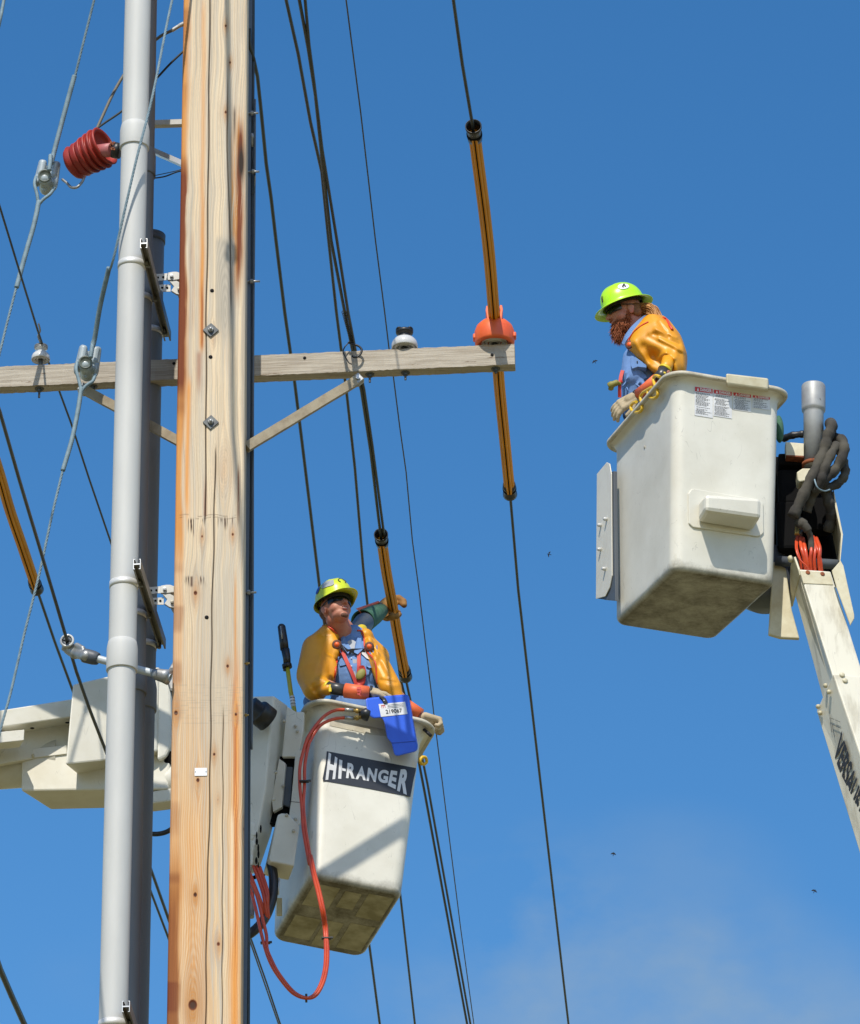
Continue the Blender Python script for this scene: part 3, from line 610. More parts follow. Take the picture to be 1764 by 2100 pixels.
rd = empty('cable_termination', A, 'red ribbed rubber cable termination hanging left of the grey pipe', 'cable termination')
prof = [(.0001, .012), (.040, .010), (.062, .016)]
for i in range(6):
    b = .000+.030*i; R_ = .094-.0035*abs(i-1)-.004*max(0, i-3)
    prof += [(.070, b+.006), (R_-.006, b-.003), (R_, b+.001), (R_-.002, b+.008), (.080, b+.020)]
prof += [(.070, .188), (.050, .200), (.030, .206), (.0001, .208)]
prof[0:3] = [(.0001, .03), (.050, .028), (.070, .010)]
part('ribbed_skirts', MB().lathe([(r*1.22, (h-.03)*1.16) for r, h in prof], A, ax, 40), m_red, rd)
bx = Vector((.86, -.42, .05)).normalized(); B0 = A+Vector((-.01, -.0, 0))
B0 = U(196, 311, 21.20); B1 = U(232, 307, 21.12); B2 = U(248, 311, 21.12)
part('stub', MB().tube([B0, B0+(B1-B0)*.5, B1], [.036, .037, .038], 24), m_pink, rd)
part('rubber_end', MB().tube([B1, B1+(B2-B1)*.5, B2], [.043, .044, .040], 20), m_black, rd)
for q in range(9): 
    P = B1+(B2-B1)*.1+Vector((-.004, -.041, .0))+Vector((random.uniform(-.01, .03), 0, random.uniform(-.025, .03)))
    part('burnt_flake', MB().box(P, (.014, .004, .011), Matrix.Rotation(random.random()*3, 3, 'Y'), .001), m_rust, rd)
part('hook_rod', wirepx([(172, 366, 21.3), (168, 374, 21.3), (158, 384, 21.3), (146, 384, 21.32), (138, 376, 21.34), (128, 368, 21.36)], .0075, 10), m_galv, rd)

# ================================================================== crossarm with braces
ARMY = 21.60
A0 = UZ(1055, 705, U(440, 731, ARMY).z); Zt = A0.z
Lf = UZ(-175, 759.5, Zt); armd = (A0-Lf).normalized(); armn = Vector((-armd.y, armd.x, 0)).normalized()
if armn.y < 0: armn = -armn
AH, AD = .123, .075
arm = empty('crossarm', (Lf+A0)/2-Vector((0, 0, AH)), 'weathered timber crossarm bolted level across the wooden pole', 'crossarm')
bm = bmesh.new(); bmesh.ops.create_cube(bm, size=1); bmesh.ops.scale(bm, vec=((A0-Lf).length, AD, AH), verts=bm.verts)
bmesh.ops.subdivide_edges(bm, edges=[e for e in bm.edges if abs((e.verts[0].co-e.verts[1].co).x) > .5], cuts=160)
for v in bm.verts: v.co.y += random.uniform(-.0012, .0012)*(1); v.co.z += random.uniform(-.0022, .0012)
rotz = math.atan2(armd.y, armd.x); Mz = Matrix.Rotation(rotz, 3, 'Z')
me = bpy.data.meshes.new('timber'); bmesh.ops.rotate(bm, matrix=Mz, verts=bm.verts); bmesh.ops.translate(bm, vec=Vector((0, 0, AH/2))+armn*AD/2, verts=bm.verts); bm.to_mesh(me); bm.free()
part('timber', me, m_wood, arm)
def armp(x, dz=0, dn=0):     # on the arm's front top edge at picture x
    P = UP(x, 731, Lf, armn); P = Vector((P.x, P.y, Zt)); 
    for _ in range(3):
        q = PX(P); P = P+armd*((x-q[0])*K(P))
    return P+Vector((0, 0, dz))+armn*dn
for x, dz in ((357, -.028), (1009, -.062), (625, -.03)):
    part('bored_hole', MB().lathe([(.0001, 0), (.009, 0), (.009, .001), (.0001, .0012)], armp(x, dz, -.001), -armn, 14), m_hole, arm)
def brace(x0, y0, x1, y1, w, lab):
    A = U(x0, y0, armp(700).y-.012); B = U(x1, y1, PY-.04); d = (B-A).normalized()
    b = MB().sweep([(-.02, -w), (.02, -w), (.02, w), (-.02, w)], [A+(B-A)*i/14+Vector((0, 0, random.uniform(-.001, .001))) for i in range(15)], (0, 0, 1))
    o = part('brace', b, m_brace, arm, lab); P = A+d*.012
    part('end_fitting', MB().box(P, (.045, .046, .05), Matrix.Rotation(math.atan2(d.z, d.x)*-1, 3, 'Y'), .004), m_galv, o)
    part('carriage_bolt', MB().tube([P+Vector((0, -.035, 0)), P+Vector((0, .03, 0))], .006, 8).lathe([(.0001, 0), (.012, 0), (.012, .008), (.0001, .008)], P+Vector((0, -.034, 0)), (0, 1, 0), 6, False), m_alum, o)
brace(738, 777, 505, 918, .0245, 'right timber brace'); brace(168, 797, 385, 915, .0235, 'left timber brace')
for x, ln in ((80, .055), (830, .045), (757, .05), (1015, .03), (190, .03)):
    P = armp(x, -AH, AD/2); part('pin_nut', MB().lathe([(.0001, 0), (.024, 0), (.024, .005), (.013, .006), (.013, .018), (.006, .019), (.006, ln), (.0001, ln)], P, (0, 0, -1), 16, False), m_dbolt, arm)

# ------------------------------------------------------------------ pin insulators
def pin_insulator(P, s, lab, dark_top, pin=.05, group='white pin insulators on the crossarm'):
    o = empty('pin_insulator', P, lab, 'insulator', group)
    z = pin
    part('pin', MB().lathe([(.0001, -.0), (.012, 0), (.012, z+.02*s), (.0001, z+.02*s)], P, (0, 0, 1), 14), m_dbolt, o)
    sk = [(.0001, z+.03*s), (.022*s, z+.03*s), (.024*s, z+.004*s), (.030*s, z+.004*s), (.033*s, z+.022*s), (.043*s, z+.024*s), (.046*s, z+.0), (.052*s, z), (.056*s, z+.016*s), (.063*s, z+.016*s), (.068*s, z-.001), (.0715*s, z+.004*s), (.0715*s, z+.024*s), (.066*s, z+.042*s), (.054*s, z+.058*s), (.040*s, z+.066*s), (.030*s, z+.070*s), (.0001, z+.07*s)]
    part('skirt', MB().lathe(sk, P, (0, 0, 1), 44), m_porc, o)
    hd = [(.0001, z+.066*s), (.032*s, z+.066*s), (.034*s, z+.072*s), (.030*s, z+.080*s), (.036*s, z+.090*s), (.046*s, z+.094*s), (.048*s, z+.104*s), (.042*s, z+.113*s), (.030*s, z+.117*s)]
    mb = MB(); mb.lathe(hd+[(.012*s, z+.113*s), (.0001, z+.113*s)], P, (0, 0, 1), 36)
    # side ears leaving the wire groove between
    for q in (-1, 1): mb.ell(P+Vector((q*.029*s, 0, z+.115*s)), (.019*s, .036*s, .013*s))
    part('head', mb, m_black if dark_top else m_porc, o); return o
P = armp(829, 0, AD/2); pin_insulator(P, .98, 'white porcelain pin insulator with a black empty head on the right arm', True, .020)
P = armp(81, 0, AD/2); o = pin_insulator(P, .70, 'small grey-white pin insulator with a wire tied on top, on the left arm', False, .048)
P = armp(1014, 0, AD/2); pin_insulator(P, .98, 'white pin insulator under the orange hood at the right arm end', False, .020)
ZW = Zt+.155                      # height of the covered right line
P = armp(1014, 0, AD/2)
hood = empty('insulator_hood', P+Vector((0, 0, .02)), 'bright orange rubber hood over the insulator at the right arm end', 'insulator cover')
prof = [(r, z*1.32) for r, z in [(.060, .028), (.096, .006), (.105, .022), (.108, .045), (.106, .072), (.096, .094), (.074, .112), (.044, .120), (.0001, .122), (.0001, .116), (.040, .113), (.068, .106), (.089, .088), (.099, .070), (.101, .045), (.097, .024), (.088, .012), (.058, .030), (.060, .028)]]
part('shell', MB().lathe(prof, P, (0, 0, 1), 48), m_hood, hood)
for q in (-1, 1):
    b = MB(); pr = [(0, .02), (.0, .10), (.004, .14), (.008, .165), (.004, .190), (-.006, .194), (-.010, .18), (-.006, .16), (-.010, .13), (-.014, .09), (-.014, .02)]
    for i in range(1): b.prism([P+armd*(q*.038)+armd*(q*a)+Vector((0, -.085, .02+z_)) for a, z_ in pr], (0, .17, 0), .002)
    part('side_ear', b, m_hood, hood)
for q in (-1, 1): part('pull_lug', MB().box(P+armd*(q*.105)+Vector((0, -.01, .062)), (.02, .05, .028), None, .006), m_hood, hood)
# ================================================================== line wires (level spans running away from the camera)
def span(pts, z, r, r_label, name='power_line', cat='power line', mat=None, group=None, start=None, ext=9):
    P = [UZ(x, y, z) for x, y in pts]
    if start: P = start+P
    a = (P[1]-P[0]).normalized(); b = (P[-1]-P[-2]).normalized()
    if not start: P = [P[0]-a*ext]+P
    P = P+[P[-1]+b*12]
    return single(name, MB().tube(P, r, 10), mat or m_wire, P[len(P)//2], r_label, cat, group)
G = 'overhead lines running past the pole'
span([(910, -190), (930, 0), (948, 130), (969, 255), (1015, 665), (1046, 1010), (1063, 1210), (1115, 1660), (1166, 2100)], ZW, .0085, 'line entering the yellow hose over the orange hood, farthest right', group=G)
ZB = Zt+.05
span([(-80+640, -200), (587, 0), (612, 112), (637, 251), (660, 352), (674, 492), (690, 640), (711, 805), (728, 960), (745, 1165), (762, 1310), (778, 1440), (822, 1843), (851, 2100)], ZB+.30, .0085, 'line leftmost of the three at the top, passing down behind the raised glove', group=G)
span([(596, -110), (614, 0), (632, 98), (647, 195), (660, 321), (679, 492), (707, 640), (723, 718), (741, 800), (760, 925), (776, 1060), (800, 1240), (822, 1395), (843, 1480), (870, 1620), (958, 2100)], ZB, .0085, 'line in the bundle with the ring, running inside the middle hose', group=G)
span([(610, -150), (626, 0), (634, 92), (644, 167), (661, 307), (691, 492), (714, 640), (729, 718), (747, 800), (764, 915), (781, 1045), (807, 1240), (833, 1395), (851, 1480), (877, 1608), (965, 2100)], ZB, .0078, 'line in the ringed bundle, running down beside the middle hose', group=G)
span([(700, -90), (710, 0), (740, 232), (770, 492), (789, 640), (798, 715), (807, 773), (820, 876), (833, 968), (846, 1110), (860, 1215), (893, 1490), (918, 1690), (945, 1905), (972, 2100)], ZB+1.2, .0042, 'thinnest dark line, just right of the white insulator', group=G)
Zh = U(519, 117, 21.45).z
span([(520, 120), (528, 156), (536, 231), (546, 335), (556, 405), (566, 492), (584, 640), (596, 725), (604, 781), (616, 878), (627, 968), (655, 1200), (700, 1540), (759, 1949), (779, 2100)], Zh-.0, .0105, 'line leaving the pole near the top, passing behind the nearer man', group=G, start=[U(512, 60, 21.42), U(514, 100, 21.42)])
# ring and tie on the arm
P = armp(725, .02, -.03)
o = empty('wire_ring', P, 'black tie ring looped round the line bundle at the crossarm', 'wire tie')
ring = [U(x, y, 21.53) for x, y in ((715, 703), (707, 712), (704, 722), (709, 733), (716, 744), (722, 747))]; ring2 = [U(x, y, 21.52) for x, y in ((714, 702), (724, 706), (736, 710), (742, 718), (738, 728), (729, 733), (722, 730))]
part('loop', MB().tube(crv(ring), .0034, 8), m_black, o); part('hook', MB().tube(crv(ring2), .0062, 8), m_black, o)
for i in range(14):
    Q = UZ(706+i*1.25, 640+i*4.6, ZB+.0); d = ray(720, 700).normalized()
    part('tie_wrap', MB().tube([Q+Vector((.012*math.cos(a), 0, .011*math.sin(a))) for a in [k*math.pi/6 for k in range(13)]], .0022, 6, False), m_black, o)
# left side spans
ZE = Zt+.10
span([(-30, 905), (0, 975), (38, 1090), (78, 1215), (112, 1315), (150, 1418), (230, 1625), (310, 1830), (348, 1930), (400, 2060)], ZE, .0085, 'line coming out of the yellow hose at the left edge', group=G)
ZD = U(139, 1318, 21.30).z
span([(-60, 675), (0, 845), (40, 985), (84, 1132), (139, 1318), (157, 1378), (186, 1460), (214, 1532), (262, 1662), (310, 1784), (348, 1891), (420, 2070)], ZD, .0088, 'line held in the grey ring clamp left of the pipes', group=G)
Pi = armp(81, .048+.085, AD/2)
span([(-12, 385), (0, 425), (40, 556), (77, 676), (95, 730), (121, 800), (146, 868), (184, 985), (226, 1108), (262, 1215), (330, 1400), (430, 1690)], Pi.z, .0058, 'thin line tied on the small insulator of the left arm', group=G)
o = empty('line_tie', Pi, 'twisted grey tie wire round the small left insulator head', 'wire tie')
for k in range(3): part('turn', MB().tube([Pi+Vector((.033*math.cos(a), .033*math.sin(a), -.012+.006*k)) for a in [i*math.pi/10 for i in range(21)]], .0035, 6, False), m_galv, o)
part('tail', MB().tube(crv([Pi+Vector((.0, -.035, 0)), Pi+Vector((-.012, -.06, .03)), Pi+Vector((.0, -.08, .05)), Pi+Vector((-.004, -.14, .06))]), .005, 8), m_galv, o)
span([(-30, 1900), (0, 1987), (25, 2045), (52, 2105), (80, 2170)], U(25, 2045, 23.5).z, .0165, 'thick dark cable crossing the bottom left corner', name='thick_cable', cat='cable')
span([(505, 1900), (516, 1928), (546, 2013), (575, 2100)], U(540, 2000, 27).z, .0055, 'thin dark line appearing just below the black hose, right of the pole', group=G, ext=.3)

# ------------------------------------------------------------------ line hoses (split rubber covers over the wires)
def line_hose(x, pts, z, r, ends, lab):
    P = crv([UZ(a, b, z) for a, b in pts], 8); base = P[len(P)//2]
    o = empty('line_hose', base, lab, 'line hose', 'yellow rubber hoses covering live lines')
    prof = [(r*math.sin(a), -r*math.cos(a)) for a in [R(14)+i*R(332)/22 for i in range(23)]]
    lip = [(-.0035, -r*.9), (-.0035, -r*1.28), (-.010, -r*1.32), (-.0165, -r*1.02)]; lip2 = [(.0165, -r*1.02), (.010, -r*1.32), (.0035, -r*1.28), (.0035, -r*.9)]
    pr = [(x_, y_) for x_, y_ in prof if True]
    pr = lip2[::-1][::-1]+pr[2:-2]+lip
    part('sleeve', MB().sweep(pr, P, (0, 0, 1)), m_hose, o)
    part('seam', MB().sweep([(-.0033, -r*1.25), (.0033, -r*1.25), (.0033, -r*.6), (-.0033, -r*.6)], P, (0, 0, 1)), m_blackm, o)
    for (e, sg) in ends:
        Q = P[0] if e == 0 else P[-1]; d = (P[0]-P[1]).normalized() if e == 0 else (P[-1]-P[-2]).normalized()
        part('coupling_end', MB().lathe([(r*.9, -.05), (r*1.15, -.05), (r*1.22, -.02), (r*1.12, 0), (r*1.16, .03), (r*1.3, .055), (r*1.33, .075), (r*1.22, .078), (r*1.05, .05), (r*.86, .0), (r*.8, -.04)], Q, d, 30), m_black, o)
        part('collar_ring', MB().lathe([(r*1.12, -.012), (r*1.27, -.008), (r*1.27, .006), (r*1.12, .01)], Q, d, 30), m_blackm, o)
    return o, P
line_hose(0, [(973, 275), (980, 330), (993, 430), (1004, 530), (1013, 640), (1019, 720), (1025, 800), (1035, 900), (1045, 1002)], ZW+.004, .031, ((0, 1), (1, 1)), 'long yellow hose through the orange hood at the right arm end')
h2, H2P = line_hose(0, [(783, 1108), (792, 1170), (804, 1235), (815, 1300), (830, 1378)], ZB+.004, .031, ((0, 1), (1, 1)), 'middle yellow hose being gripped by the raised glove')
line_hose(0, [(-20, 912), (0, 975), (20, 1045), (45, 1118), (72, 1198)], ZE+.004, .031, ((1, 1),), 'yellow hose cut off by the left edge')

# ------------------------------------------------------------------ guy strands with spool insulators
def spool(P, s, tilt):
    mb = MB(); Rm = Matrix.Rotation(R(tilt), 3, 'Y'); Q = lambda x, y, z: P+Rm @ Vector((x*s, y*s, z*s))
    for q in (-1, 1):
        mb.box(Q(q*.033, .0, .028), (.042*s, .078*s, .105*s), Rm, .016*s); mb.caps(Q(q*.040, -.006, .07), Q(q*.044, -.004, -.045), .020*s, .022*s)
        mb.ell(Q(q*.052, -.012, -.052), (.015*s, .030*s, .040*s), Rm)
    mb.box(Q(0, .026, .022), (.07*s, .03*s, .10*s), Rm, .01*s); mb.caps(Q(0, .045, -.05), Q(0, -.050, -.056), .042*s, .037*s); mb.caps(Q(0, -.01, -.07), Q(0, -.012, -.098), .022*s, .010*s)
    return mb.blob(.0035, 3), Rm
def guy(pts, lab, sp, tilt, lower, s=1.0, r=.0052):
    P = [U(*p) for p in pts]; o = empty('guy_wire', P[0], lab, 'guy wire', 'blue-grey guy strands left of the pipes')
    i = [k for k, p in enumerate(pts) if p[1] >= sp[1]-30][0]
    up_ = pts[:i]; 
    S = U(sp[0], sp[1], sp[2])
    b, Rm = spool(S, s, tilt)
    so_ = part('spool_insulator', b, m_spool, o)
    E_ = S+Rm @ Vector((0, -.083*s, -.052*s))
    part('end_disc', MB().lathe([(.0001, 0), (.034*s, 0), (.036*s, -.01), (.036*s, .003), (.030*s, .006), (.027*s, .001), (.0001, .001)], E_, (0, -1, -.25), 28), m_spoold, so_)
    def strand(pp, n, rr, wrap, nm):
        P_ = crv([U(*q) for q in pp], 10); mb = MB()
        if not wrap:
            for k in range(5):
                w = []
                for j, Q in enumerate(P_):
                    w.append(Q)
            # six helical wires round a core
            L_ = [0]; 
            for j in range(1, len(P_)): L_.append(L_[-1]+(P_[j]-P_[j-1]).length)
            N_ = max(8, int(L_[-1]/.012)); Ls = np.linspace(0, L_[-1], N_)
            Q_ = [Vector([float(np.interp(l, L_, [p[c] for p in P_])) for c in range(3)]) for l in Ls]
            mb.tube(Q_, rr*.7, 6)
            for k in range(4):
                w = []
                for l, Q in zip(Ls, Q_):
                    a = l*2*math.pi/.085+k*math.pi/2; t = (P_[-1]-P_[0]).normalized(); e1 = t.cross(Vector((0, 1, 0))).normalized(); e2 = t.cross(e1)
                    w.append(Q+(e1*math.cos(a)+e2*math.sin(a))*rr*.55)
                mb.tube(w, rr*.5, 5)
        else:
            L_ = [0]
            for j in range(1, len(P_)): L_.append(L_[-1]+(P_[j]-P_[j-1]).length)
            N_ = max(8, int(L_[-1]/.006)); Ls = np.linspace(0, L_[-1], N_)
            Q_ = [Vector([float(np.interp(l, L_, [p[c] for p in P_])) for c in range(3)]) for l in Ls]
            mb.tube(Q_, [rr*(1+.16*(k % 2)) for k in range(N_)], 8)
        return part(nm, mb, m_guy, o)
    for nm, pp, rr, wrap in lower: strand(pp, 0, rr, wrap, nm)
    return o
guy([(193, 0, 21.1), (97, 360, 21.3)], 'left guy strand with the upper spool insulator', (97.5, 360, 21.33), 8,
    [('strand', [(243, -200, 21.0), (193, 0, 21.1), (153, 160, 21.2)], .0072, False), ('upper_grip', [(153, 155, 21.2), (130, 240, 21.24), (111, 312, 21.26), (105, 335, 21.24)], .0125, True),
     ('thimble', [(104, 318, 21.23), (103, 335, 21.22), (101, 350, 21.22)], .011, True),
     ('grip_leg', [(74, 362, 21.3), (71, 378, 21.28), (76, 398, 21.28), (79, 418, 21.29)], .0085, True), ('grip_leg', [(112, 385, 21.29), (103, 398, 21.28), (90, 408, 21.28), (79, 420, 21.29)], .0085, True),
     ('lower_grip', [(80, 412, 21.29), (70, 460, 21.29), (50, 530, 21.3), (34, 590, 21.3)], .0125, True), ('strand', [(34, 588, 21.3), (14, 665, 21.3), (0, 722, 21.3), (-30, 840, 21.3)], .0072, False)])
guy([(353, 0, 20.78), (180, 740, 21.40)], 'guy strand crossing in front of the sunlit pipe, with the lower spool insulator', (181, 741, 21.42), 8,
    [('strand', [(435, -330, 21.17), (400, -200, 21.12), (353, 0, 20.98), (312, 201, 20.88), (278, 335, 20.86), (235, 522, 20.95), (222, 560, 21.08)], .0072, False), ('upper_grip', [(224, 548, 21.05), (206, 625, 21.2), (195, 690, 21.3), (190, 712, 21.32)], .0125, True),
     ('thimble', [(191, 700, 21.32), (188, 720, 21.31), (186, 734, 21.31)], .011, True),
     ('grip_leg', [(158, 742, 21.38), (157, 760, 21.36), (162, 780, 21.36), (167, 800, 21.36)], .0085, True), ('grip_leg', [(196, 768, 21.38), (190, 782, 21.36), (178, 790, 21.36), (167, 802, 21.36)], .0085, True),
     ('lower_grip', [(167, 795, 21.36), (160, 842, 21.36), (148, 900, 21.36), (129, 965, 21.36)], .0115, True), ('strand', [(130, 960, 21.36), (106, 1060, 21.36), (80, 1180, 21.37), (50, 1300, 21.38), (22, 1420, 21.38), (0, 1502, 21.38), (-40, 1680, 21.4)], .0072, False)])
b = MB(); P_ = [U(14, -60, 21.1), U(8, 0, 21.1), U(3, 28, 21.1), U(-6, 70, 21.1)]; b.tube(P_, .0095, 8); 
single('guy_wire', b, m_guy, P_[1], 'short piece of guy strand in the top left corner', 'guy wire', 'blue-grey guy strands left of the pipes')

# ------------------------------------------------------------------ ring clamp on a fibreglass rod
C0 = U(139, 1318, 21.30)
o = empty('standoff_clamp', U(347, 1388, 21.2), 'grey ring clamp on a pale fibreglass rod reaching left from the pole', 'line clamp')
dW = (UZ(157, 1378, ZD)-UZ(100, 1190, ZD)).normalized()
part('ring', MB().lathe([(.026, -.03), (.034, -.031), (.037, -.025), (.034, -.015), (.033, .03), (.026, .03), (.026, -.03)], C0, dW, 32), m_porc, o)
part('rubber_insert', MB().lathe([(.0088, -.024), (.0265, -.024), (.0265, .02), (.0088, .02), (.0088, -.024)], C0, dW, 28), m_cabgrey, o)
part('insert_split', MB().box(C0-dW*.025, (.052, .004, .0025), Matrix.Rotation(R(12), 3, 'Y')).box(C0-dW*.025, (.0025, .004, .052), Matrix.Rotation(R(12), 3, 'Y')), m_blackm, o)
bd = MB(); bd.caps(U(143, 1330, 21.33), U(155, 1340, 21.31), .034, .030).caps(U(155, 1338, 21.31), U(177, 1345, 21.24), .026, .030); bd.caps(U(135, 1325, 21.31), U(130, 1330, 21.33), .018, .012); bd.caps(U(158, 1324, 21.28), U(170, 1330, 21.25), .016, .014)
part('clamp_body', bd.blob(.005, 3), m_galv, o)
rod0 = U(165, 1342, 21.26); rod1 = U(350, 1390, 21.17); dr = (rod1-rod0).normalized(); ln = (rod1-rod0).length
part('rubber_boot', MB().lathe([(.0001, .02), (.036, .02), (.037, .03), (.036, .075), (.031, .098), (.029, .100), (.0001, .100)], rod0, dr, 30), m_cabgrey, o)
part('rod', MB().lathe([(.0195, .1), (.0195, ln*.5), (.0195, ln)], rod0, dr, 24), M('fibreglass_rod', (.50, .56, .60), .4, col2=(.45, .5, .54)), o)
part('base_socket', MB().lathe([(.0001, 0), (.022, 0), (.031, .03), (.034, .06), (.040, .09), (.0001, .09)], rod1-dr*.10, dr, 26), m_galv, o)
part('base_plate', MB().prism([U(x, y, 21.27) for x, y in ((366, 1344), (357, 1352), (346, 1372), (343, 1395), (352, 1425), (360, 1444), (368, 1446))], (.0, .05, 0), .006), m_galv, o)
for y in (1374, 1416): part('base_bolt', MB().lathe([(.0001, 0), (.010, 0), (.010, .01), (.0001, .01)], U(352, y, 21.265), (0, -1, 0), 6, False), m_dbolt, o)
# ================================================================== buckets
def rotm(yaw, tx, ty): return Matrix.Rotation(yaw, 3, 'Z') @ Matrix.Rotation(tx, 3, 'X') @ Matrix.Rotation(ty, 3, 'Y')
class Bucket:
    def __init__(s, x, y, Y, yaw, tx, ty, W_, L_, H_, tp, tq, sh=0):
        s.sh = sh
        s.P = U(x, y, Y); s.R = rotm(yaw, tx, ty); s.W, s.L, s.H, s.tp, s.tq = W_, L_, H_, tp, tq
        q = lambda a, b, c: s.pt(a, b, c*s.H)
        s.fn = (q(1, 0, 0)-q(0, 0, 0)).cross(q(0, 0, 1)-q(0, 0, 0)).normalized(); s.f0 = q(0, 0, 0)
        s.ln = (q(0, 0, 0)-q(0, 1, 0)).cross(q(0, 0, 1)-q(0, 0, 0)).normalized(); s.l0 = q(0, 0, 0)
    def dims(s, h): k = h/s.H; return s.W*(1+s.tp*k), s.L*(1+s.tq*k)
    def pt(s, a, b, h): w, l = s.dims(h); return s.P+s.R @ Vector(((a-.5)*w+.5*s.W, (b-.5)*l+.5*s.L, h))
    def front(s, x, y, off=.003): return UP(x, y, s.f0+s.fn*off, s.fn)
    def left(s, x, y, off=.003): return UP(x, y, s.l0+s.ln*off, s.ln)
    def ringpts(s, h, inset, rc, n=8):
        w, l = s.dims(h); hx = w/2-inset; hy = l/2-inset; rc = max(.004, rc-inset if inset > 0 else rc-inset*.6); rc = min(rc, hx*.9, hy*.9); o = []
        for cx, cy, a0 in ((hx-rc, -(hy-rc), -90), (hx-rc, hy-rc, 0), (-(hx-rc), hy-rc, 90), (-(hx-rc), -(hy-rc), 180)):
            for k in range(n+1):
                a = R(a0+90*k/n); yy = cy+rc*math.sin(a); o.append(s.P+s.R @ Vector((cx+rc*math.cos(a)+s.W/2, yy+s.L/2, h*(1-s.sh*yy/s.L))))
            if True:
                pass
        return o
    def loft(s, secs, cap0=True, cap1=False):
        mb = MB(); rings = [s.ringpts(*q) for q in secs]
        # subdivide straight sides
        def sub(r):
            o = []; n = len(r)
            for i in range(n):
                a, b = r[i], r[(i+1) % n]; o.append(a)
                if (a-b).length > .12:
                    for k in range(1, 8): o.append(a.lerp(b, k/8))
            return o
        rr = []; ref = None
        for r in rings:
            o = []; n = len(r)
            for i in range(n):
                o.append(r[i])
                if i % 9 == 8:
                    for k in range(1, 8): o.append(r[i].lerp(r[(i+1) % n], k/8))
            rr.append(o)
        n = len(rr[0]); vs = [v for r in rr for v in r]
        fs = [(i*n+k, i*n+(k+1) % n, (i+1)*n+(k+1) % n, (i+1)*n+k) for i in range(len(rr)-1) for k in range(n)]
        if cap0: fs.append(tuple(range(n))[::-1])
        if cap1: fs.append(tuple((len(rr)-1)*n+k for k in range(n)))
        mb.add(vs, fs, True); return mb
    def build(s, parent, rc=.07, rb=.045, lipout=.045, scuff=1.0, mat=None, fl=.04):
        H = s.H; secs = [(0, rb+.08, rc)]+[(rb*(1-math.cos(q)), rb*(1-math.sin(q)), rc) for q in [R(i*15) for i in range(7)]]
        secs += [(rb+(H-fl-rb)*i/26, 0, rc) for i in range(1, 27)]+[(H-fl*.6, -lipout*.10, rc), (H-fl*.3, -lipout*.34, rc+.005), (H-.014, -lipout*.62, rc+.01)]
        secs += [(H-.010, -lipout*.7, rc+.01)]
        mb = s.loft(secs, True, False)
        o = part('shell', mb, mat or m_white, parent)
        me = o.data; inv = s.R.inverted(); at = me.attributes.new('grime', 'FLOAT', 'POINT'); val = []
        for v in me.vertices:
            q = inv @ (v.co+BASE[parent]-s.P); h = q.z; w, l = s.dims(h)
            dx = w/2-abs(q.x-s.W/2); dy = l/2-abs(q.y-s.L/2); e = math.exp(-max(0, max(dx, dy)-0)/.05) if h > .04 else 0
            g_ = .52*math.exp(-h/.05)*scuff + .34*math.exp(-(dx+dy)/.05)*(1 if h > rb else .3)+.12*math.exp(-(H-h)/.06)
            if h < .003: g_ = .46*scuff+.2*math.exp(-min(dx, dy)/.06)
            val.append(g_)
        at.data.foreach_set('value', val)
        lo = lipout
        lip = s.loft([(H-.013, -lo*.58, rc+.01), (H-.013, -lo*.94, rc+.02), (H-.006, -lo, rc+.02), (H+.006, -lo, rc+.02), (H+.010, -lo*.9, rc+.02), (H+.010, .004, rc), (H, .010, rc), (H*.75, .012, rc), (H*.4, .012, rc), (.05, .014, rc)], False, True)
        part('rim_and_liner', lip, m_lip, parent)
        return o
B2 = Bucket(1380.4, 1166.7, 22.6, .3312, .0835, .0191, .6047, .9126, 1.122, .0433, .0465, .036)
B1 = Bucket(635.6, 1797.2, 22.9, .3035, -.0945, .1026, .5195, .7750, 1.035, .1535, .108)

def slab(pts, P0, n, depth, bev=.006):
    """polygon seen at pts lying on the plane (P0, n), thickened away along -n"""
    q = [UP(x, y, P0, n) for x, y in pts]; return MB().prism(q, -Vector(n)*depth, bev)
def bolt(P, n, r=.010, h=.012): return MB().lathe([(.0001, 0), (r, 0), (r, h*.6), (r*.75, h), (.0001, h*1.02)], P, n, 12)

# ------------------------------------------------------------------ right lift: bucket, step, labels, machinery, boom
lr = empty('bucket_lift', B2.pt(.5, .5, 0), 'cream bucket lift on the right, black lettering down its boom, under the bearded man', 'bucket lift', 'aerial bucket lifts')
bk = B2.build(lr, .066, .036, .056, 1.25, None, .05)
bk.name = 'bucket'
F2 = B2.front
part('step_pad', slab([(1418, 1003), (1424, 1002), (1556, 1024), (1566, 1032), (1566.5, 1092), (1560, 1099), (1552, 1100), (1422, 1081), (1413, 1073), (1412, 1012)], B2.f0+B2.fn*.010, B2.fn, .012, .004), m_white, bk)
q0 = [F2(x, y, .008) for x, y in ((1427, 1030), (1547, 1048), (1545, 1102), (1427, 1080))]
q0 = [F2(x, y, .008) for x, y in ((1432, 1029), (1545, 1047), (1544, 1091), (1431, 1072))]
q1 = [F2(x, y, .165) for x, y in ((1446.5, 1013), (1562, 1021), (1561, 1063), (1446, 1047))]
part('step_box', MB().hexa(q1, q0, .022), m_white, bk)
lc = part('rim_guard', MB().hexa([B2.front(x, y, .075) for x, y in ((1489, 765), (1576, 775), (1575.5, 799), (1490, 787))], [B2.front(x, y, -.05) for x, y in ((1488, 778), (1578, 789), (1577, 811), (1489, 800))], .010), m_cream, bk)
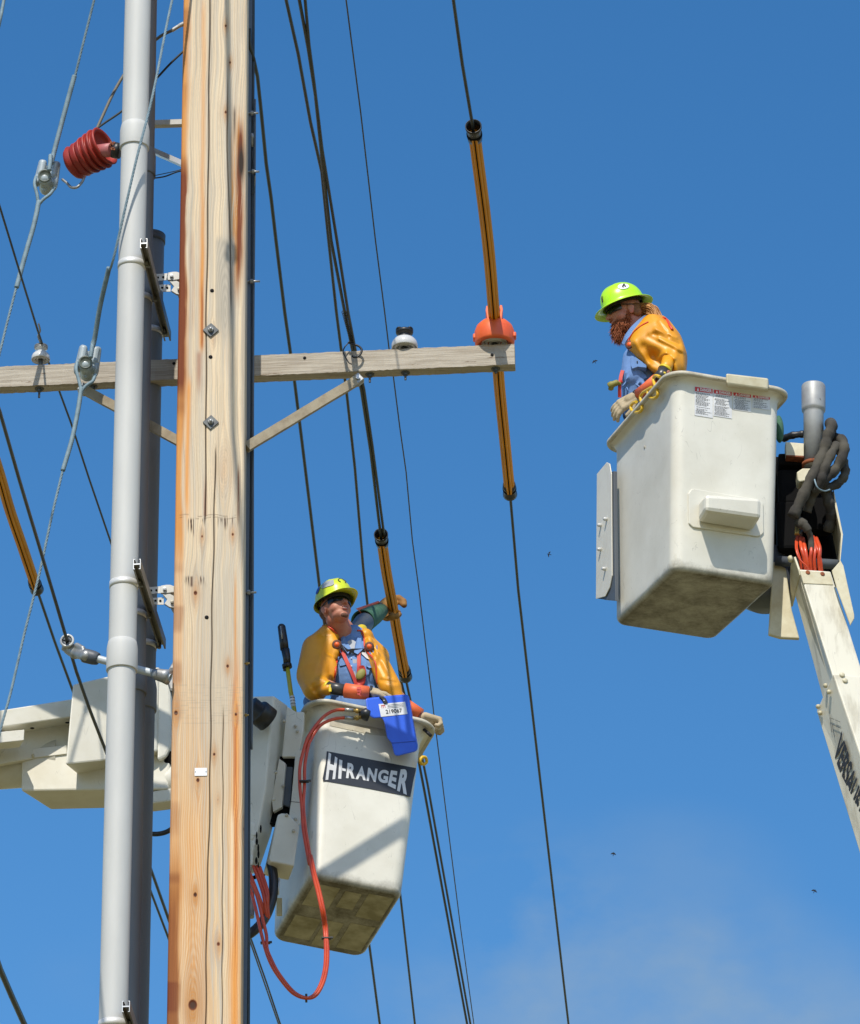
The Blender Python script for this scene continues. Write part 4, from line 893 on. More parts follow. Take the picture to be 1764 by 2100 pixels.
# danger labels
def warn(tl, tr, br, bl, head, lines, seed, faded=False):
    n = B2.fn; q = [F2(x, y, .0022) for x, y in (tl, tr, br, bl)]
    d = part('warning_label', MB().prism([a for a in q], -n*.0012), m_decal, lr)
    def at(u, v, off): return (q[0]*(1-u)+q[1]*u)*(1-v)+(q[3]*(1-u)+q[2]*u)*v+n*off
    part('label_header', MB().prism([at(.02, .015, .0008), at(.98, .015, .0008), at(.98, head, .0008), at(.02, head, .0008)], -n*.0006), m_red2, d)
    tx = MB(); text_on(tx, 'DANGER', (at(.30, head*.18, .0012), at(.93, head*.18, .0012), at(.93, head*.86, .0012), at(.30, head*.86, .0012)), n, .0006, .03)
    tx.prism([at(.12, head*.86, .0014), at(.18, head*.18, .0014), at(.24, head*.86, .0014)], -n*.0004)
    part('header_text', tx, m_decal, d)
    rnd = random.Random(seed); mb = MB(); v = head+.035
    while v < .94:
        if rnd.random() < .12: v += .03; continue
        a = .06+rnd.random()*.08*(rnd.random() < .4); b = .94-rnd.random()*.4
        x = a
        while x < b:
            w = .035+rnd.random()*.09; mb.add([at(x, v, .0008), at(min(b, x+w), v, .0008), at(min(b, x+w), v+.5/lines, .0008), at(x, v+.5/lines, .0008)], [(0, 1, 2, 3)]); x += w+.025
        v += .98/lines
    part('fine_print', mb, m_inkg, d)
warn((1424.6, 792), (1462.2, 797), (1461.8, 857.5), (1424.6, 851.5), .17, 26, 1)
warn((1463.4, 798), (1501.4, 803), (1501.2, 858.5), (1463.2, 852.5), .16, 24, 2)
warn((1503.6, 804), (1541, 809), (1540.6, 845), (1503.4, 839.5), .2, 15, 3)
warn((1543.4, 810), (1579.6, 814.5), (1579.2, 841), (1543.2, 836), .2, 11, 4)
# side plate on the far left
ln = B2.ln; Pl = B2.l0+ln*.06
sp = part('side_plate', slab([(1224, 972), (1244, 948), (1250, 951), (1253.5, 972), (1255, 1180), (1250, 1205), (1241, 1223), (1222, 1228)], Pl, ln, .006, .002), m_white, lr)
part('plate_return', slab([(1253, 968), (1259, 966), (1262, 1232), (1240, 1230), (1223, 1227), (1241, 1221), (1253, 1185)], Pl-ln*.008, ln, .02, .002), m_cabgrey, sp)
for x, y in ((1245, 1065), (1233, 1077.5), (1232.6, 1127), (1242, 1167)):
    part('plate_bolt', bolt(UP(x, y, Pl, ln), ln, .011, .022), m_porc, sp)
part('plate_bolt', bolt(UP(1259, 990, Pl-ln*.03, ln), ln, .011, .02), m_cream, sp)
part('rivet', bolt(B2.left(1322, 917, .001), ln, .009, .003), m_lip, bk)
# yellow S hooks hanging on the rim
def yhook(pts, lab):
    Pp = [U(x, y, Y) for x, y, Y in pts]; return single('rope_hook', MB().tube(crv(Pp, 6), .0092, 10), m_yhook, Pp[0], lab, 'hook', 'yellow hooks on the right bucket rim')
Yh = lambda x: 22.60+(1370-x)*.0066
hk = lambda pts: [(x, y, Yh(x)-.10) for x, y in pts]
yhook(hk([(1337, 794), (1327, 800), (1318, 806), (1313.5, 815), (1316, 827), (1317, 838), (1312, 844.5), (1304, 845.5), (1296, 842), (1294, 834), (1298, 827), (1305, 824)]), 'lower yellow S-hook on the right bucket rim, beside the gloved hand')
yhook(hk([(1354, 773), (1345, 770.5), (1340, 777), (1343, 790), (1349, 803), (1348, 812), (1341, 817), (1333, 815), (1329, 807), (1330, 799), (1336, 796)]), 'upper yellow S-hook on the right bucket rim, under the black cuff')
YM = 22.98
def pl(pts, Y, d, bev=.004, n=(0, -1, 0)): return MB().prism([U(x, y, Y) for x, y in pts], Vector(n)*-d, bev)
mast = part('mast_tube', MB().lathe([(.0001, .0), (.056, 0), (.0565, .33), (.059, .345), (.066, .352), (.067, .365), (.0675, .505), (.064, .512), (.056, .513), (.054, .50), (.0001, .49)], U(1669, 957, YM), U(1668.5, 822, YM)-U(1669, 957, YM), 36), m_gtube, lr)
part('bracket_block', pl([(1611, 906), (1649, 909), (1649, 936), (1612, 934)], 22.95, .09), m_cream, lr, 'rust stained bracket block')
part('bracket_rust', pl([(1612, 932.5), (1649, 934.5), (1649, 938), (1612, 935)], 22.948, .085, .001), m_rust, lr)
part('mounting_plate', pl([(1560, 935), (1649, 938), (1660, 985), (1700, 1000), (1710, 1010), (1725, 1096), (1722, 1174), (1700, 1240), (1600, 1200)], 23.22, .05), m_blackm, lr)
part('machinery_block', MB().box(U(1625, 1010, 23.1), (.16, .16, .22), None, .02).box(U(1618, 1085, 23.08), (.14, .12, .3), None, .02).box(U(1632, 952, 23.08), (.2, .14, .07), None, .01).box(U(1672, 1045, 23.1), (.16, .1, .3), None, .02), m_blackm, lr)
part('head_side_plate', MB().prism([U(x, y, 22.9) for x, y in ((1709, 1000), (1713, 1040), (1725, 1096), (1722, 1150), (1719, 1176), (1724, 1148), (1729, 1096), (1717, 1038))], (0, .3, 0), .001), m_cream, lr)
part('clamp_block', pl([(1634, 968), (1646, 960), (1664, 960), (1664, 976), (1660, 984), (1640, 988), (1636, 984)], 22.86, .1, .006), m_cream, lr)
part('clamp_collar', MB().lathe([(.056, 0), (.066, 0), (.066, .02), (.056, .02), (.056, 0)], U(1669, 957, YM), (0, 0, 1), 30), m_rust, lr)
def hose_(pts, r, nm='hose_sleeve', mt=None): 
    Pp = crv([U(*q) for q in pts], 7); n = len(Pp); rs = [r*(1+.10*math.sin(i*1.1)+.06*math.sin(i*2.7)) for i in range(n)]
    return part(nm, MB().tube(Pp, rs, 16), mt or m_dhose, lr)
hose_([(1703, 868, 22.95), (1706, 874, 22.84), (1698, 895, 22.82), (1690, 925, 22.82), (1672, 965, 22.8), (1650, 1010, 22.8), (1626, 1060, 22.82)], .031)
hose_([(1697, 915, 22.95), (1712, 899, 22.9), (1728, 905, 22.85), (1730, 930, 22.82), (1715, 960, 22.82), (1690, 985, 22.82), (1665, 1010, 22.84)], .029)
hose_([(1704, 878, 23.0), (1710, 900, 22.95), (1722, 925, 22.9), (1732, 955, 22.9), (1732, 975, 22.88), (1718, 992, 22.88), (1696, 1000, 22.86), (1680, 1000, 22.86)], .025)
hose_([(1716, 912, 22.84), (1703, 935, 22.80), (1690, 965, 22.79), (1682, 990, 22.80), (1665, 1020, 22.86), (1655, 1050, 22.9)], .026)
hose_([(1690, 1000, 22.9), (1700, 1030, 22.9), (1705, 1060, 22.95), (1698, 1090, 23.0)], .03)
hose_([(1606, 900, 23.15), (1625, 893, 23.1), (1650, 890, 23.08)], .02, 'rear_hose', m_black)
part('lashing_wire', MB().tube(crv([U(1668, 968, 22.84), U(1671, 985, 22.77), U(1677, 1000, 22.76), U(1690, 1007, 22.8), U(1702, 1004, 22.84)]), .0045, 8), m_guy, lr)
part('lashing_shackle', MB().ell(U(1668, 963, 22.84), (.014, .012, .014)), m_porc, lr)
part('cross_shaft', MB().tube([U(1590, 1150, 23.02), U(1720, 1158, 22.98)], .028, 20), m_cabgrey, lr)
for i, (x0, x1, x2, r_) in enumerate(((1635, 1634, 1641, .0085), (1640, 1644, 1650, .0105), (1646.5, 1651, 1655, .0115), (1661, 1664, 1662, .010), (1668, 1672, 1670, .010), (1674, 1681, 1680, .0115), (1662, 1676, 1683, .009))):
    part('orange_hose', MB().tube(crv([U(x0, 1098+3*(i % 3), 22.93), U(x1, 1125, 22.86-.008*(i % 2)), U(x2, 1150, 22.86), U(x2+3, 1180, 22.9)]), r_, 10), m_ored, lr)
part('orange_hose', MB().tube(crv([U(1632, 1105, 22.9), U(1633, 1128, 22.84), U(1641, 1148, 22.83), U(1656, 1163, 22.84), U(1665, 1180, 22.9)]), .0055, 8), m_ored, lr)
for i in range(5): part('brass_fitting', MB().tube([U(1633+2.6*i, 1079+4*(i % 2), 22.9), U(1632+2.6*i, 1096, 22.88)], .0075, 8), m_brass if i < 3 else m_dbolt, lr)
part('hose_wrap', MB().tube(crv([U(1638, 1070, 22.85), U(1650, 1078, 22.83), U(1658, 1090, 22.84), U(1663, 1105, 22.86), U(1664, 1130, 22.86)]), [.03]*8+[.024]*8+[.017]*17, 12), m_dhose, lr)
part('knuckle_cover', MB().prism([U(x, y, 23.05) for x, y in ((1585, 1150), (1612, 1165), (1624, 1250), (1640, 1309), (1600, 1307), (1576, 1300))], (0, .03, 0), .006), m_cream, lr)
part('knuckle_pivot', MB().lathe([(.0001, -.02), (.09, -.015), (.13, .01), (.15, .06), (.15, .3), (.0001, .3)], U(1572, 1240, 23.2), (0, 0, 1), 36), m_cabgrey, lr)

part('fork_plate', MB().prism([U(x, y, 22.75) for x, y in ((1724, 1149), (1730, 1160), (1752, 1260), (1752, 1268), (1744, 1282), (1716, 1205), (1706, 1170))], (.0, .012, 0), .003), m_cream, lr)
part('green_valve', MB().ell(U(1598, 880, 23.0), (.026, .04, .085)), m_green, lr)
def beam(fl0, fl1, fr0, fr1, bl0, bl1, Yt, Yb, dY, mt, nm, bev=.008):
    a0, a1 = U(*fl0, Yt), U(*fl1, Yb); b0, b1 = U(*fr0, Yt+.05), U(*fr1, Yb+.05); c0, c1 = U(*bl0, Yt+dY), U(*bl1, Yb+dY)
    return MB().hexa([a0, b0, b1, a1], [c0, c0+b0-a0, c1+b1-a1, c1], bev), (a0, a1, b0, b1, c0, c1)
mb, q = beam((1639, 1167.5), (1741, 1490), (1704, 1172), (1801, 1480), (1619.5, 1180), (1716, 1540), 22.78, 22.70, .22, m_boomd, 'inner_boom')
ib = part('inner_boom', mb, m_boomd, lr)
# side plate edge, riveted doubler and recessed web on the inner boom
fa = (q[1]-q[0]).normalized(); nf = (q[2]-q[0]).cross(fa).normalized()
if nf.y > 0: nf = -nf
nl = fa.cross(q[4]-q[0]).normalized()
if nl.x > 0: nl = -nl
part('top_doubler', MB().prism([UP(x, y, q[0]+nf*.004, nf) for x, y in ((1641, 1170), (1703, 1174), (1709, 1199), (1648, 1196))], -nf*.003, .001), m_cream, ib)
for x, y in ((1657, 1174), (1687, 1177)): part('doubler_rivet', bolt(UP(x, y, q[0]+nf*.005, nf), nf, .013, .003), m_rust, ib)
part('web_recess', MB().prism([UP(x, y, q[0]+nl*.0022, nl) for x, y in ((1640, 1185), (1698, 1388), (1692, 1398), (1637, 1198))], -nl*.002), m_lip, ib)
part('head_gusset', MB().prism([UP(x, y, q[0]+nl*.006, nl) for x, y in ((1620, 1190), (1621, 1160), (1628, 1142), (1637, 1168), (1640, 1180), (1622, 1245))], -nl*.012, .003), m_cream, lr)
part('gusset_pin', bolt(UP(1624, 1146, q[0]+nl*.01, nl), nl, .02, .02), m_cream, lr)
mb, q = beam((1708.6, 1381.6), (1860, 1830), (1770, 1387), (1930, 1850), (1674, 1458), (1787, 1830), 22.66, 22.55, .26, m_boomd, 'outer_boom')
obm = part('outer_boom', mb, m_boomd, lr)
nl = (q[1]-q[0]).cross(q[4]-q[0]).normalized()
if nl.x > 0: nl = -nl
nf = (q[2]-q[0]).cross(q[1]-q[0]).normalized()
if nf.y > 0: nf = -nf
SL = lambda x, y, o_=.007: UP(x, y, q[0]+nl*o_, nl)
for x, y in ((1695, 1406), (1702, 1419), (1680, 1449), (1684, 1462)): part('boom_bolt', bolt(SL(x, y), nl, .013, .016), m_cream, obm)
for x, y in ((1727, 1384.5), (1733, 1396)): part('boom_bolt', bolt(UP(x, y, q[0]+nf*.001, nf), nf, .015, .009), m_cream, obm)
# lettering down the side
tx = MB(); Lx0, Lx1 = (1724, 1510), (1779, 1706); Bx0, Bx1 = (1713, 1560), (1760, 1727)
def lerp2(a, b, t): return (a[0]*(1-t)+b[0]*t, a[1]*(1-t)+b[1]*t)
text_on(tx, 'VERSALIFT', (SL(1726, 1500), SL(1775, 1650), SL(1758, 1694), SL(1709, 1544)), nl, .0008, .03)
part('boom_lettering', tx, m_ink, obm)
ar = MB()
for pts in (((1702, 1472), (1711, 1475.5)), ((1713, 1476.5), (1723, 1480.5)), ((1707, 1486), (1725, 1494)), ((1702, 1472), (1706, 1502)), ((1707, 1486), (1712, 1512)), ((1726, 1500), (1723.5, 1508)), ((1762, 1712), (1768, 1716)), ((1764, 1726), (1772, 1731))):
    a, b = SL(*pts[0], .006), SL(*pts[1], .006); ar.tube([a, b], .0011, 4, True, False)
part('arrow_lines', ar, m_ink, obm)

# ------------------------------------------------------------------ left lift
ll = empty('bucket_lift', B1.pt(.5, .5, 0), 'white bucket lift behind the pole with a dark lettered plate on its scuffed bucket', 'bucket lift', 'aerial bucket lifts')
bk1 = B1.build(ll, .070, .036, .072, 1.3, None, .075); bk1.name = 'bucket'
F1 = B1.front; n1 = B1.fn
# moulded pads under the floor
for (a0, a1, b0, b1) in ((.08, .36, .08, .40), (.42, .60, .10, .34), (.66, .93, .07, .42), (.08, .36, .56, .88), (.40, .60, .55, .93), (.66, .93, .52, .90)):
    P_ = [B1.P+B1.R @ Vector((B1.W*a, B1.L*b, .001)) for a, b in ((a0, b0), (a1, b0), (a1, b1), (a0, b1))]
    part('floor_pad', MB().prism(P_, B1.R @ Vector((0, 0, -.003)), .0028), m_pad, bk1)
# name plate, worn black with lettering
sg = part('name_plate', MB().prism([F1(x, y, .0028) for x, y in ((670.5, 1540.5), (700, 1546), (853, 1575), (853, 1580), (848, 1600), (842, 1634), (836, 1633), (760, 1618), (663, 1601), (662, 1596), (668, 1566))], -n1*.0015), M('plate_black', (.028, .032, .04), .45, col2=(.02, .022, .028), scale=8, specks=(.5, .5, .47), sscale=30, sth=.66), ll)
letters = (('H', (674, 1542), (687, 1549), (686.5, 1599), (667.5, 1596)), ('I', (695, 1553), (701, 1554.5), (699, 1597), (691.5, 1595.5)), )
lt = MB()
zx = lambda a: 492.3+a*.242
zy = lambda b: 1394.9+b*.242
for ch, tl, tr, br, bl in (('H', (752, 612), (826, 660), (806, 838), (724, 846)), ('I', (842, 672), (868, 680), (858, 836), (832, 834)), ('-', (866, 744), (898, 752), (896, 772), (866, 766)), ('R', (912, 700), (984, 712), (972, 836), (898, 830)), ('A', (1016, 724), (1050, 732), (1066, 850), (978, 838)),
    ('N', (1086, 742), (1166, 752), (1150, 864), (1072, 852)), ('G', (1180, 752), (1262, 766), (1250, 878), (1162, 862)), ('E', (1280, 764), (1334, 772), (1318, 924), (1252, 892)), ('R', (1362, 756), (1444, 752), (1414, 972), (1330, 936))):
    quad = [F1(zx(a), zy(b), .0036) for a, b in (tl, tr, br, bl)]
    if ch in '-I': lt.prism(quad, -n1*.0006)
    else: text_on(lt, ch, quad, n1, .0008, .045)
part('plate_lettering', lt, m_decal, sg)
# bucket carrier plates
cn = Vector((-.20, -.98, -.02)).normalized(); C0 = U(560, 1500, 22.93)
S_ = lambda pts, off, d, bev=.005: slab(pts, C0+cn*off, cn, d, bev)
part('carrier_column', MB().hexa([UP(x, y, C0, cn) for x, y in ((500, 1428), (563, 1426.5), (545, 1620), (530, 1700), (512, 1792), (497, 1790))], [UP(x, y, C0-cn*.22, cn) for x, y in ((520, 1452), (592, 1447), (575, 1640), (556, 1715), (530, 1790), (505, 1795))], .012), m_white, ll)
part('mounting_plate', S_([(588, 1448), (606, 1459), (624, 1460), (622, 1500), (612, 1552), (578, 1552), (583, 1500)], -.10, .03), m_white, ll)
rec = part('recess', S_([(566, 1550), (612, 1552), (606, 1690), (548, 1690)], -.16, .05), m_blackm, ll)
part('recess_panel', S_([(584, 1572), (600, 1572), (594, 1655), (578, 1650)], -.13, .02), m_cabgrey, ll)
part('side_flange', S_([(572, 1555), (586, 1565), (578, 1655), (560, 1665), (557, 1640)], -.11, .03), m_white, ll)
part('bolted_strap', S_([(606, 1541), (619, 1537), (621, 1600), (615, 1688), (612, 1692), (594, 1690), (591, 1684), (597, 1640)], -.05, .02), m_white, ll)
part('strap_seam', S_([(594.5, 1643), (619, 1645.5), (619, 1646.5), (594.5, 1644)], -.0485, .004, 0), m_ink, ll)
part('lower_bracket', MB().hexa([UP(x, y, C0+cn*.0, cn) for x, y in ((570, 1670), (578, 1667), (591, 1668), (615, 1694), (603, 1776), (556, 1767), (552, 1762))], [UP(x, y, C0-cn*.16, cn) for x, y in ((560, 1710), (568, 1707), (581, 1708), (603, 1730), (592, 1806), (545, 1797), (540, 1792))], .007), m_white, ll)
for x, y, o_ in ((583, 1479, -.10), (606, 1489, -.09), (566, 1584, .0), (562, 1640, 0), (581, 1612, -.10), (606, 1680, -.045), (602, 1704, .004), (618, 1555, -.045), (588, 1672, .004), (610, 1500, -.09)):
    part('carrier_bolt', bolt(UP(x, y, C0+cn*o_, cn), cn, .009, .008), m_lip, ll)
# torn paint and rubber at the foot of the column
rnd = random.Random(5)
for i in range(10):
    P = UP(511+rnd.random()*9, 1690+i*8+rnd.random()*5, C0+cn*.004, cn); part('flaked_paint', MB().ell(P, (.012+.006*rnd.random(), .004, .014+.01*rnd.random())), m_white, ll)
for i in range(7):
    P = UP(526+rnd.random()*10-i, 1700+i*13, C0+cn*.003, cn); part('scuff_mark', MB().ell(P, (.004+.004*rnd.random(), .002, .02+.012*rnd.random())), m_blackm, ll)
part('torn_edge', MB().tube(crv([UP(x, y, C0-cn*.02, cn) for x, y in ((500, 1788), (510, 1794), (518, 1800), (527, 1797), (535, 1792), (541, 1797))], 4), .011, 8), m_blackm, ll)
# pivot drum
part('pivot_drum', MB().lathe([(.0001, -.0), (.052, 0), (.052, .05), (.066, .052), (.070, .06), (.070, .13), (.0001, .13)], U(514, 1447, 22.80), Vector((.62, .5, -.35)), 36), m_black, ll)
# thick black hose and red hydraulic bundle
part('thick_hose', MB().tube(crv([U(556, 1770, 23.02), U(561, 1800, 23.0), U(559, 1840, 22.98), U(545, 1880, 22.96), U(522, 1908, 22.94), U(490, 1926, 22.92), U(440, 1935, 22.92)]), .026, 14), m_black, ll)
for i, (xa, ya, xm, ym, xb, yb) in enumerate(((508, 1792, 524, 1820, 538, 1858), (520, 1788, 539, 1830, 545, 1866), (527, 1788, 545, 1830, 548, 1862), (533, 1790, 548, 1825, 549, 1858))):
    part('red_hose', MB().tube(crv([U(xa, ya-12, 22.97), U(xm, ym, 22.92), U(xb, yb, 22.93), U(xb+2, yb+22, 22.95)]), .0092, 8), m_ored, ll)
part('tray', MB().box(U(512, 1850, 23.0), (.05, .05, .18), None, .01), m_galv, ll)
part('thin_rod', MB().tube([U(573, 1800, 22.98), U(571, 1835, 22.98)], .004, 8), m_alum, ll)
part('rear_lug', MB().box(U(573, 1860, 23.35), (.03, .02, .10), None, .004), m_cream, ll)
# grip and clip at the right of the rim
part('yellow_eye', MB().tube(crv([U(866, 1568, 23.12), U(862, 1561, 23.1), U(866, 1553, 23.1), U(873, 1554, 23.12), U(875, 1563, 23.14), U(868, 1569, 23.14)]), .009, 8), m_yhook, ll)
part('lap_patch', MB().prism([F1(x, y, .002) for x, y in ((678, 1474), (765, 1468), (795, 1486), (792, 1510), (760, 1506), (676, 1488))], -n1*.0015), m_lip, bk1)

# boom head boxes and beam behind the pipes
an = Vector((.30, -.954, 0)).normalized(); Ab = U(240, 1500, 22.86)
A_ = lambda pts, off, d, bev=.006: slab(pts, Ab+an*off, an, d, bev)
part('boom_head_box', MB().hexa([UP(x, y, Ab, an) for x, y in ((149, 1403), (215, 1388), (326, 1367), (322, 1540), (215, 1559.5), (134, 1568))], [UP(x, y, Ab-an*.34, an) for x, y in ((195, 1440), (259, 1424), (372, 1404), (362, 1575), (259, 1595), (178, 1604))], .010), m_boom, ll)
part('head_box_side', MB().hexa([UP(x, y, Ab-an*.01, an) for x, y in ((322, 1372), (336, 1380), (350, 1392), (352, 1530), (340, 1552), (322, 1560))], [UP(x, y, Ab-an*.3, an) for x, y in ((352, 1392), (366, 1400), (376, 1412), (378, 1550), (366, 1572), (352, 1582))], .014), m_white, ll)
part('underside_ledge', A_([(176, 1598), (262, 1590), (262, 1600), (182, 1604)], -.30, .1), m_boom, ll)
part('rubber_boot', MB().tube(crv([U(322, 1572, 23.05), U(340, 1566, 23.02), (U(356, 1545, 23.0))]), .030, 14), m_blackm, ll)
part('knuckle_tube', MB().tube([U(300, 1612, 23.12), U(372, 1600, 23.05)], .085, 30), m_boom, ll)
part('knuckle_underpan', MB().prism([U(x, y, 23.0) for x, y in ((296, 1625), (352, 1615), (372, 1640), (310, 1648))], (0, .12, 0), .01), m_boom, ll)
bm_ = part('upper_beam', MB().hexa([UP(x, y, Ab-an*.10, an) for x, y in ((-180, 1485), (160, 1431.5), (160, 1468), (-180, 1518))], [UP(x, y, Ab-an*.30, an) for x, y in ((-158, 1500), (182, 1447), (178, 1488), (-160, 1540))], .006), m_boom, ll)
for x, y in ((6, 1493), (65, 1486), (137, 1474.5)): part('drain_hole', MB().lathe([(.0001, 0), (.012, 0), (.012, .001), (.0001, .001)], UP(x, y, Ab-an*.10, an)+Vector((0, .04, -.003)), (0, 0, -1), 14), m_hole, bm_)
part('recess_web', A_([(-180, 1500), (165, 1462), (165, 1540), (40, 1560), (-180, 1600)], -.24, .04), m_boom, ll)
part('beam_flange', A_([(-120, 1512), (50.5, 1496), (49, 1518), (-120, 1536)], -.06, .10, .003), m_boom, ll)
part('lower_arm_tube', MB().tube([U(-180, 1582, 23.15), U(120, 1562, 23.1)], .130, 40), m_boom, ll)
bn = Vector((.02, -1, 0)).normalized(); Bb = U(130, 1580, 22.98)
part('lower_box', MB().hexa([UP(x, y, Bb, bn) for x, y in ((44, 1540), (215, 1530), (350, 1527), (345, 1618), (213, 1619.5), (43, 1622))], [UP(x, y, Bb-bn*.24, bn) for x, y in ((105, 1578), (276, 1568), (372, 1560), (372, 1652), (270, 1657), (104, 1661))], .010), m_boom, ll)
lf = part('lower_box_lid', MB().hexa([UP(x, y, Bb+bn*.01, bn) for x, y in ((45, 1538), (137, 1528), (137, 1546), (44, 1557.5))], [UP(x, y, Bb-bn*.08, bn) for x, y in ((52, 1545), (150, 1535), (150, 1553), (54, 1564))], .003), m_boom, ll)
part('lid_clip', MB().ell(UP(68, 1550, Bb+bn*.014, bn), (.008, .008, .012)), m_cream, lf)
single('sagging_hose', MB().tube(crv([U(285, 1700, 23.2), U(300, 1708, 23.15), U(318, 1710.5, 23.1), U(336, 1708, 23.1), (U(352, 1700, 23.1)), U(375, 1680, 23.1)]), .0135, 12), m_black, U(318, 1710, 23.1), 'short sagging black hose between the pipes and pole under the boom', 'hose')

# ------------------------------------------------------------------ things hung on the left bucket
n1v = n1
def tp(a, b, off): return F1(492.3+a*.242, 1165.1+b*.242, off)
tl_ = empty('tool_holster', tp(1250, 1300, .09), 'blue plastic tool holster with white number tag on the left bucket', 'tool holster')
poly = [(1062, 1108), (1230, 1086), (1405, 1076), (1422, 1085), (1428, 1100), (1502, 1515), (1500, 1540), (1488, 1556), (1340, 1592), (1322, 1592), (1306, 1578), (1282, 1480), (1250, 1445), (1243, 1425), (1222, 1310), (1208, 1278), (1190, 1268), (1130, 1275), (1100, 1255), (1076, 1215)]
hb = part('shell', MB().hexa([tp(a, b, .125) for a, b in poly], [tp(a+8, b-6, .052) for a, b in poly], .008), m_blue, tl_)
part('mould_line', MB().prism([tp(a, b, .127) for a, b in ((1283, 1476), (1300, 1478), (1490, 1462), (1490, 1468), (1300, 1484), (1284, 1482))], -n1v*.002), m_blued, hb)
nt_ = part('number_tag', MB().prism([tp(a, b, .1275) for a, b in ((1175, 1152), (1400, 1132), (1420, 1236), (1195, 1260))], -n1v*.002), m_decal, tl_)
tx = MB(); text_on(tx, '219067', (tp(1232, 1200, .129), tp(1370, 1188, .129), tp(1376, 1220, .129), tp(1238, 1234, .129)), n1v, .0006, .01)
for r_ in range(3): tx.prism([tp(a, b, .1285) for a, b in ((1250, 1160+r_*12), (1385, 1148+r_*12), (1386, 1150+r_*12), (1251, 1163+r_*12))], -n1v*.0004)
part('tag_number', tx, m_ink, nt_)
tx = MB()
for pts in ([(1196, 1162), (1200, 1162), (1206, 1186), (1202, 1186)], [(1196, 1162), (1228, 1158), (1229, 1163), (1197, 1167)], [(1210, 1165), (1214, 1165), (1220, 1184), (1216, 1184)], [(1224, 1160), (1228, 1160), (1234, 1182), (1230, 1182)]): tx.prism([tp(a, b, .129) for a, b in pts], -n1v*.0005)
part('tag_mark', tx, m_red2, nt_)
part('hanger_strap', MB().prism([tp(a, b, .134) for a, b in ((1180, 1088), (1215, 1084), (1235, 1100), (1256, 1138), (1240, 1148), (1222, 1148), (1205, 1112))], -n1v*.010, .003), m_strap, tl_)
part('strap_rivet', bolt(tp(1222, 1122, .134), n1v, .0035, .002), m_alum, tl_)
part('hose_boot', MB().tube([tp(1090, 1248, .095), tp(1060, 1240, .095), tp(1018, 1242, .095)], [.034, .036, .020], 16), m_black, tl_)
hs = empty('hydraulic_hose_pair', tp(700, 1330, .1), 'long pair of orange-red hydraulic hoses looping down beside the left bucket', 'hydraulic hoses')
def z1(a, b): return (492.3+a*.242, 1165.1+b*.242)
def z2(a, b): return (492.3+a*.242, 1394.9+b*.242)
def z3(a, b): return (492.3+a*.242, 1682+b*.242)
main = [z2(540, 600), z2(530, 720), z2(527, 900), z2(530, 1050), z2(545, 1250), z2(572, 1420), z2(598, 1560), z3(592, 300), z3(625, 450), z3(665, 600), z3(700, 760), z3(722, 900), z3(730, 1010), z3(735, 1120), z3(728, 1250), z3(700, 1370), z3(655, 1460), z3(610, 1500), z3(562, 1508), z3(500, 1490), z3(440, 1450), z3(370, 1370), z3(300, 1270), z3(255, 1180), z3(222, 1090), z3(205, 980), z3(175, 850), z3(145, 720), z3(110, 600), z3(60, 500)]
def hpath(top, dx):
    P_ = []
    for (x, y) in top: P_.append(F1(x, y, .085))
    n = len(main)
    for i, (x, y) in enumerate(main):
        if i == 0: continue
        w = dx if 2 < i < 25 else dx*2.0
        if i in (3, 12, 18, 24): w = dx*.8
        if i < 11: P = F1(x+w, y, .075+(.02 if i > 6 else 0))
        else:
            t = (i-11)/(n-12); P = U(x+w, y, 22.86-.02*math.sin(t*3.14))
        P_.append(P)
    return crv(P_, 5)
for top, dx, yy in (([z1(885, 1200), z1(820, 1203), z1(760, 1224), z1(700, 1268), z1(650, 1325), z1(600, 1395), z1(562, 1470)], -2.4, 1200), ([z1(885, 1269), z1(810, 1276), z1(735, 1300), z1(680, 1335), z1(632, 1395), z1(598, 1460), z1(580, 1500)], 2.4, 1268)):
    P_ = hpath(top, dx); part('hose', MB().tube(P_, .0092, 10), m_ored, hs)
    a = F1(*z1(885, yy), .085); b = F1(*z1(958, yy+6), .088); c = F1(*z1(1025, yy+16 if yy < 1230 else yy-4), .092)
    part('crimp_sleeve', MB().tube([a, b], .0115, 12), m_steel, hs); part('coupling', MB().tube([b, b+(c-b)*.3, b+(c-b)*.35, b+(c-b)*.7, b+(c-b)*.72, c], [.008, .008, .014, .014, .009, .010], 10), m_brass, hs)
for i, (x, y) in enumerate((z2(545, 858), z3(732, 1002), z3(562, 1508), z3(215, 1040))):
    P = F1(x, y, .095) if i == 0 else U(x, y, 22.86); part('cable_tie', MB().box(P, (.052, .028, .008) if i != 2 else (.012, .03, .04), None, .002).box(P+Vector((.028, 0, .004)), (.014, .012, .010), None, .001), m_black, hs)
# long pole with a black head
hp = empty('hot_stick', U(601, 1455, 23.2), 'yellow fibreglass stick with a black head standing beside the nearer man', 'tool')
zz = lambda a, b, Y=23.2: U(492.3+a*.242, 1165.1+b*.242, Y)
part('stick', MB().tube([zz(400, 830), zz(430, 1050), zz(445, 1120), zz(461, 1210), zz(490, 1400)], .0125, 16), m_stick, hp)
part('white_band', MB().tube([zz(441, 1088), zz(453, 1178)], .0138, 16), m_decal, hp)
for b in (1100, 1125, 1150): part('scale_mark', MB().tube([zz(441+(b-1088)*.13, b), zz(441.5+(b-1088)*.13, b+5)], .0142, 16), m_ink, hp)
bd = MB(); bd.tube([zz(352, 480), zz(352, 495), zz(370, 620), zz(378, 690)], [.015, .022, .024, .024], 14); bd.tube([zz(384, 690), zz(396, 760), zz(400, 825)], [.024, .0215, .020], 14); bd.tube([zz(396, 815), zz(402, 845)], .027, 14); bd.tube([zz(383, 835), zz(380, 870)], .010, 8)
part('black_head', bd, m_black, hp)
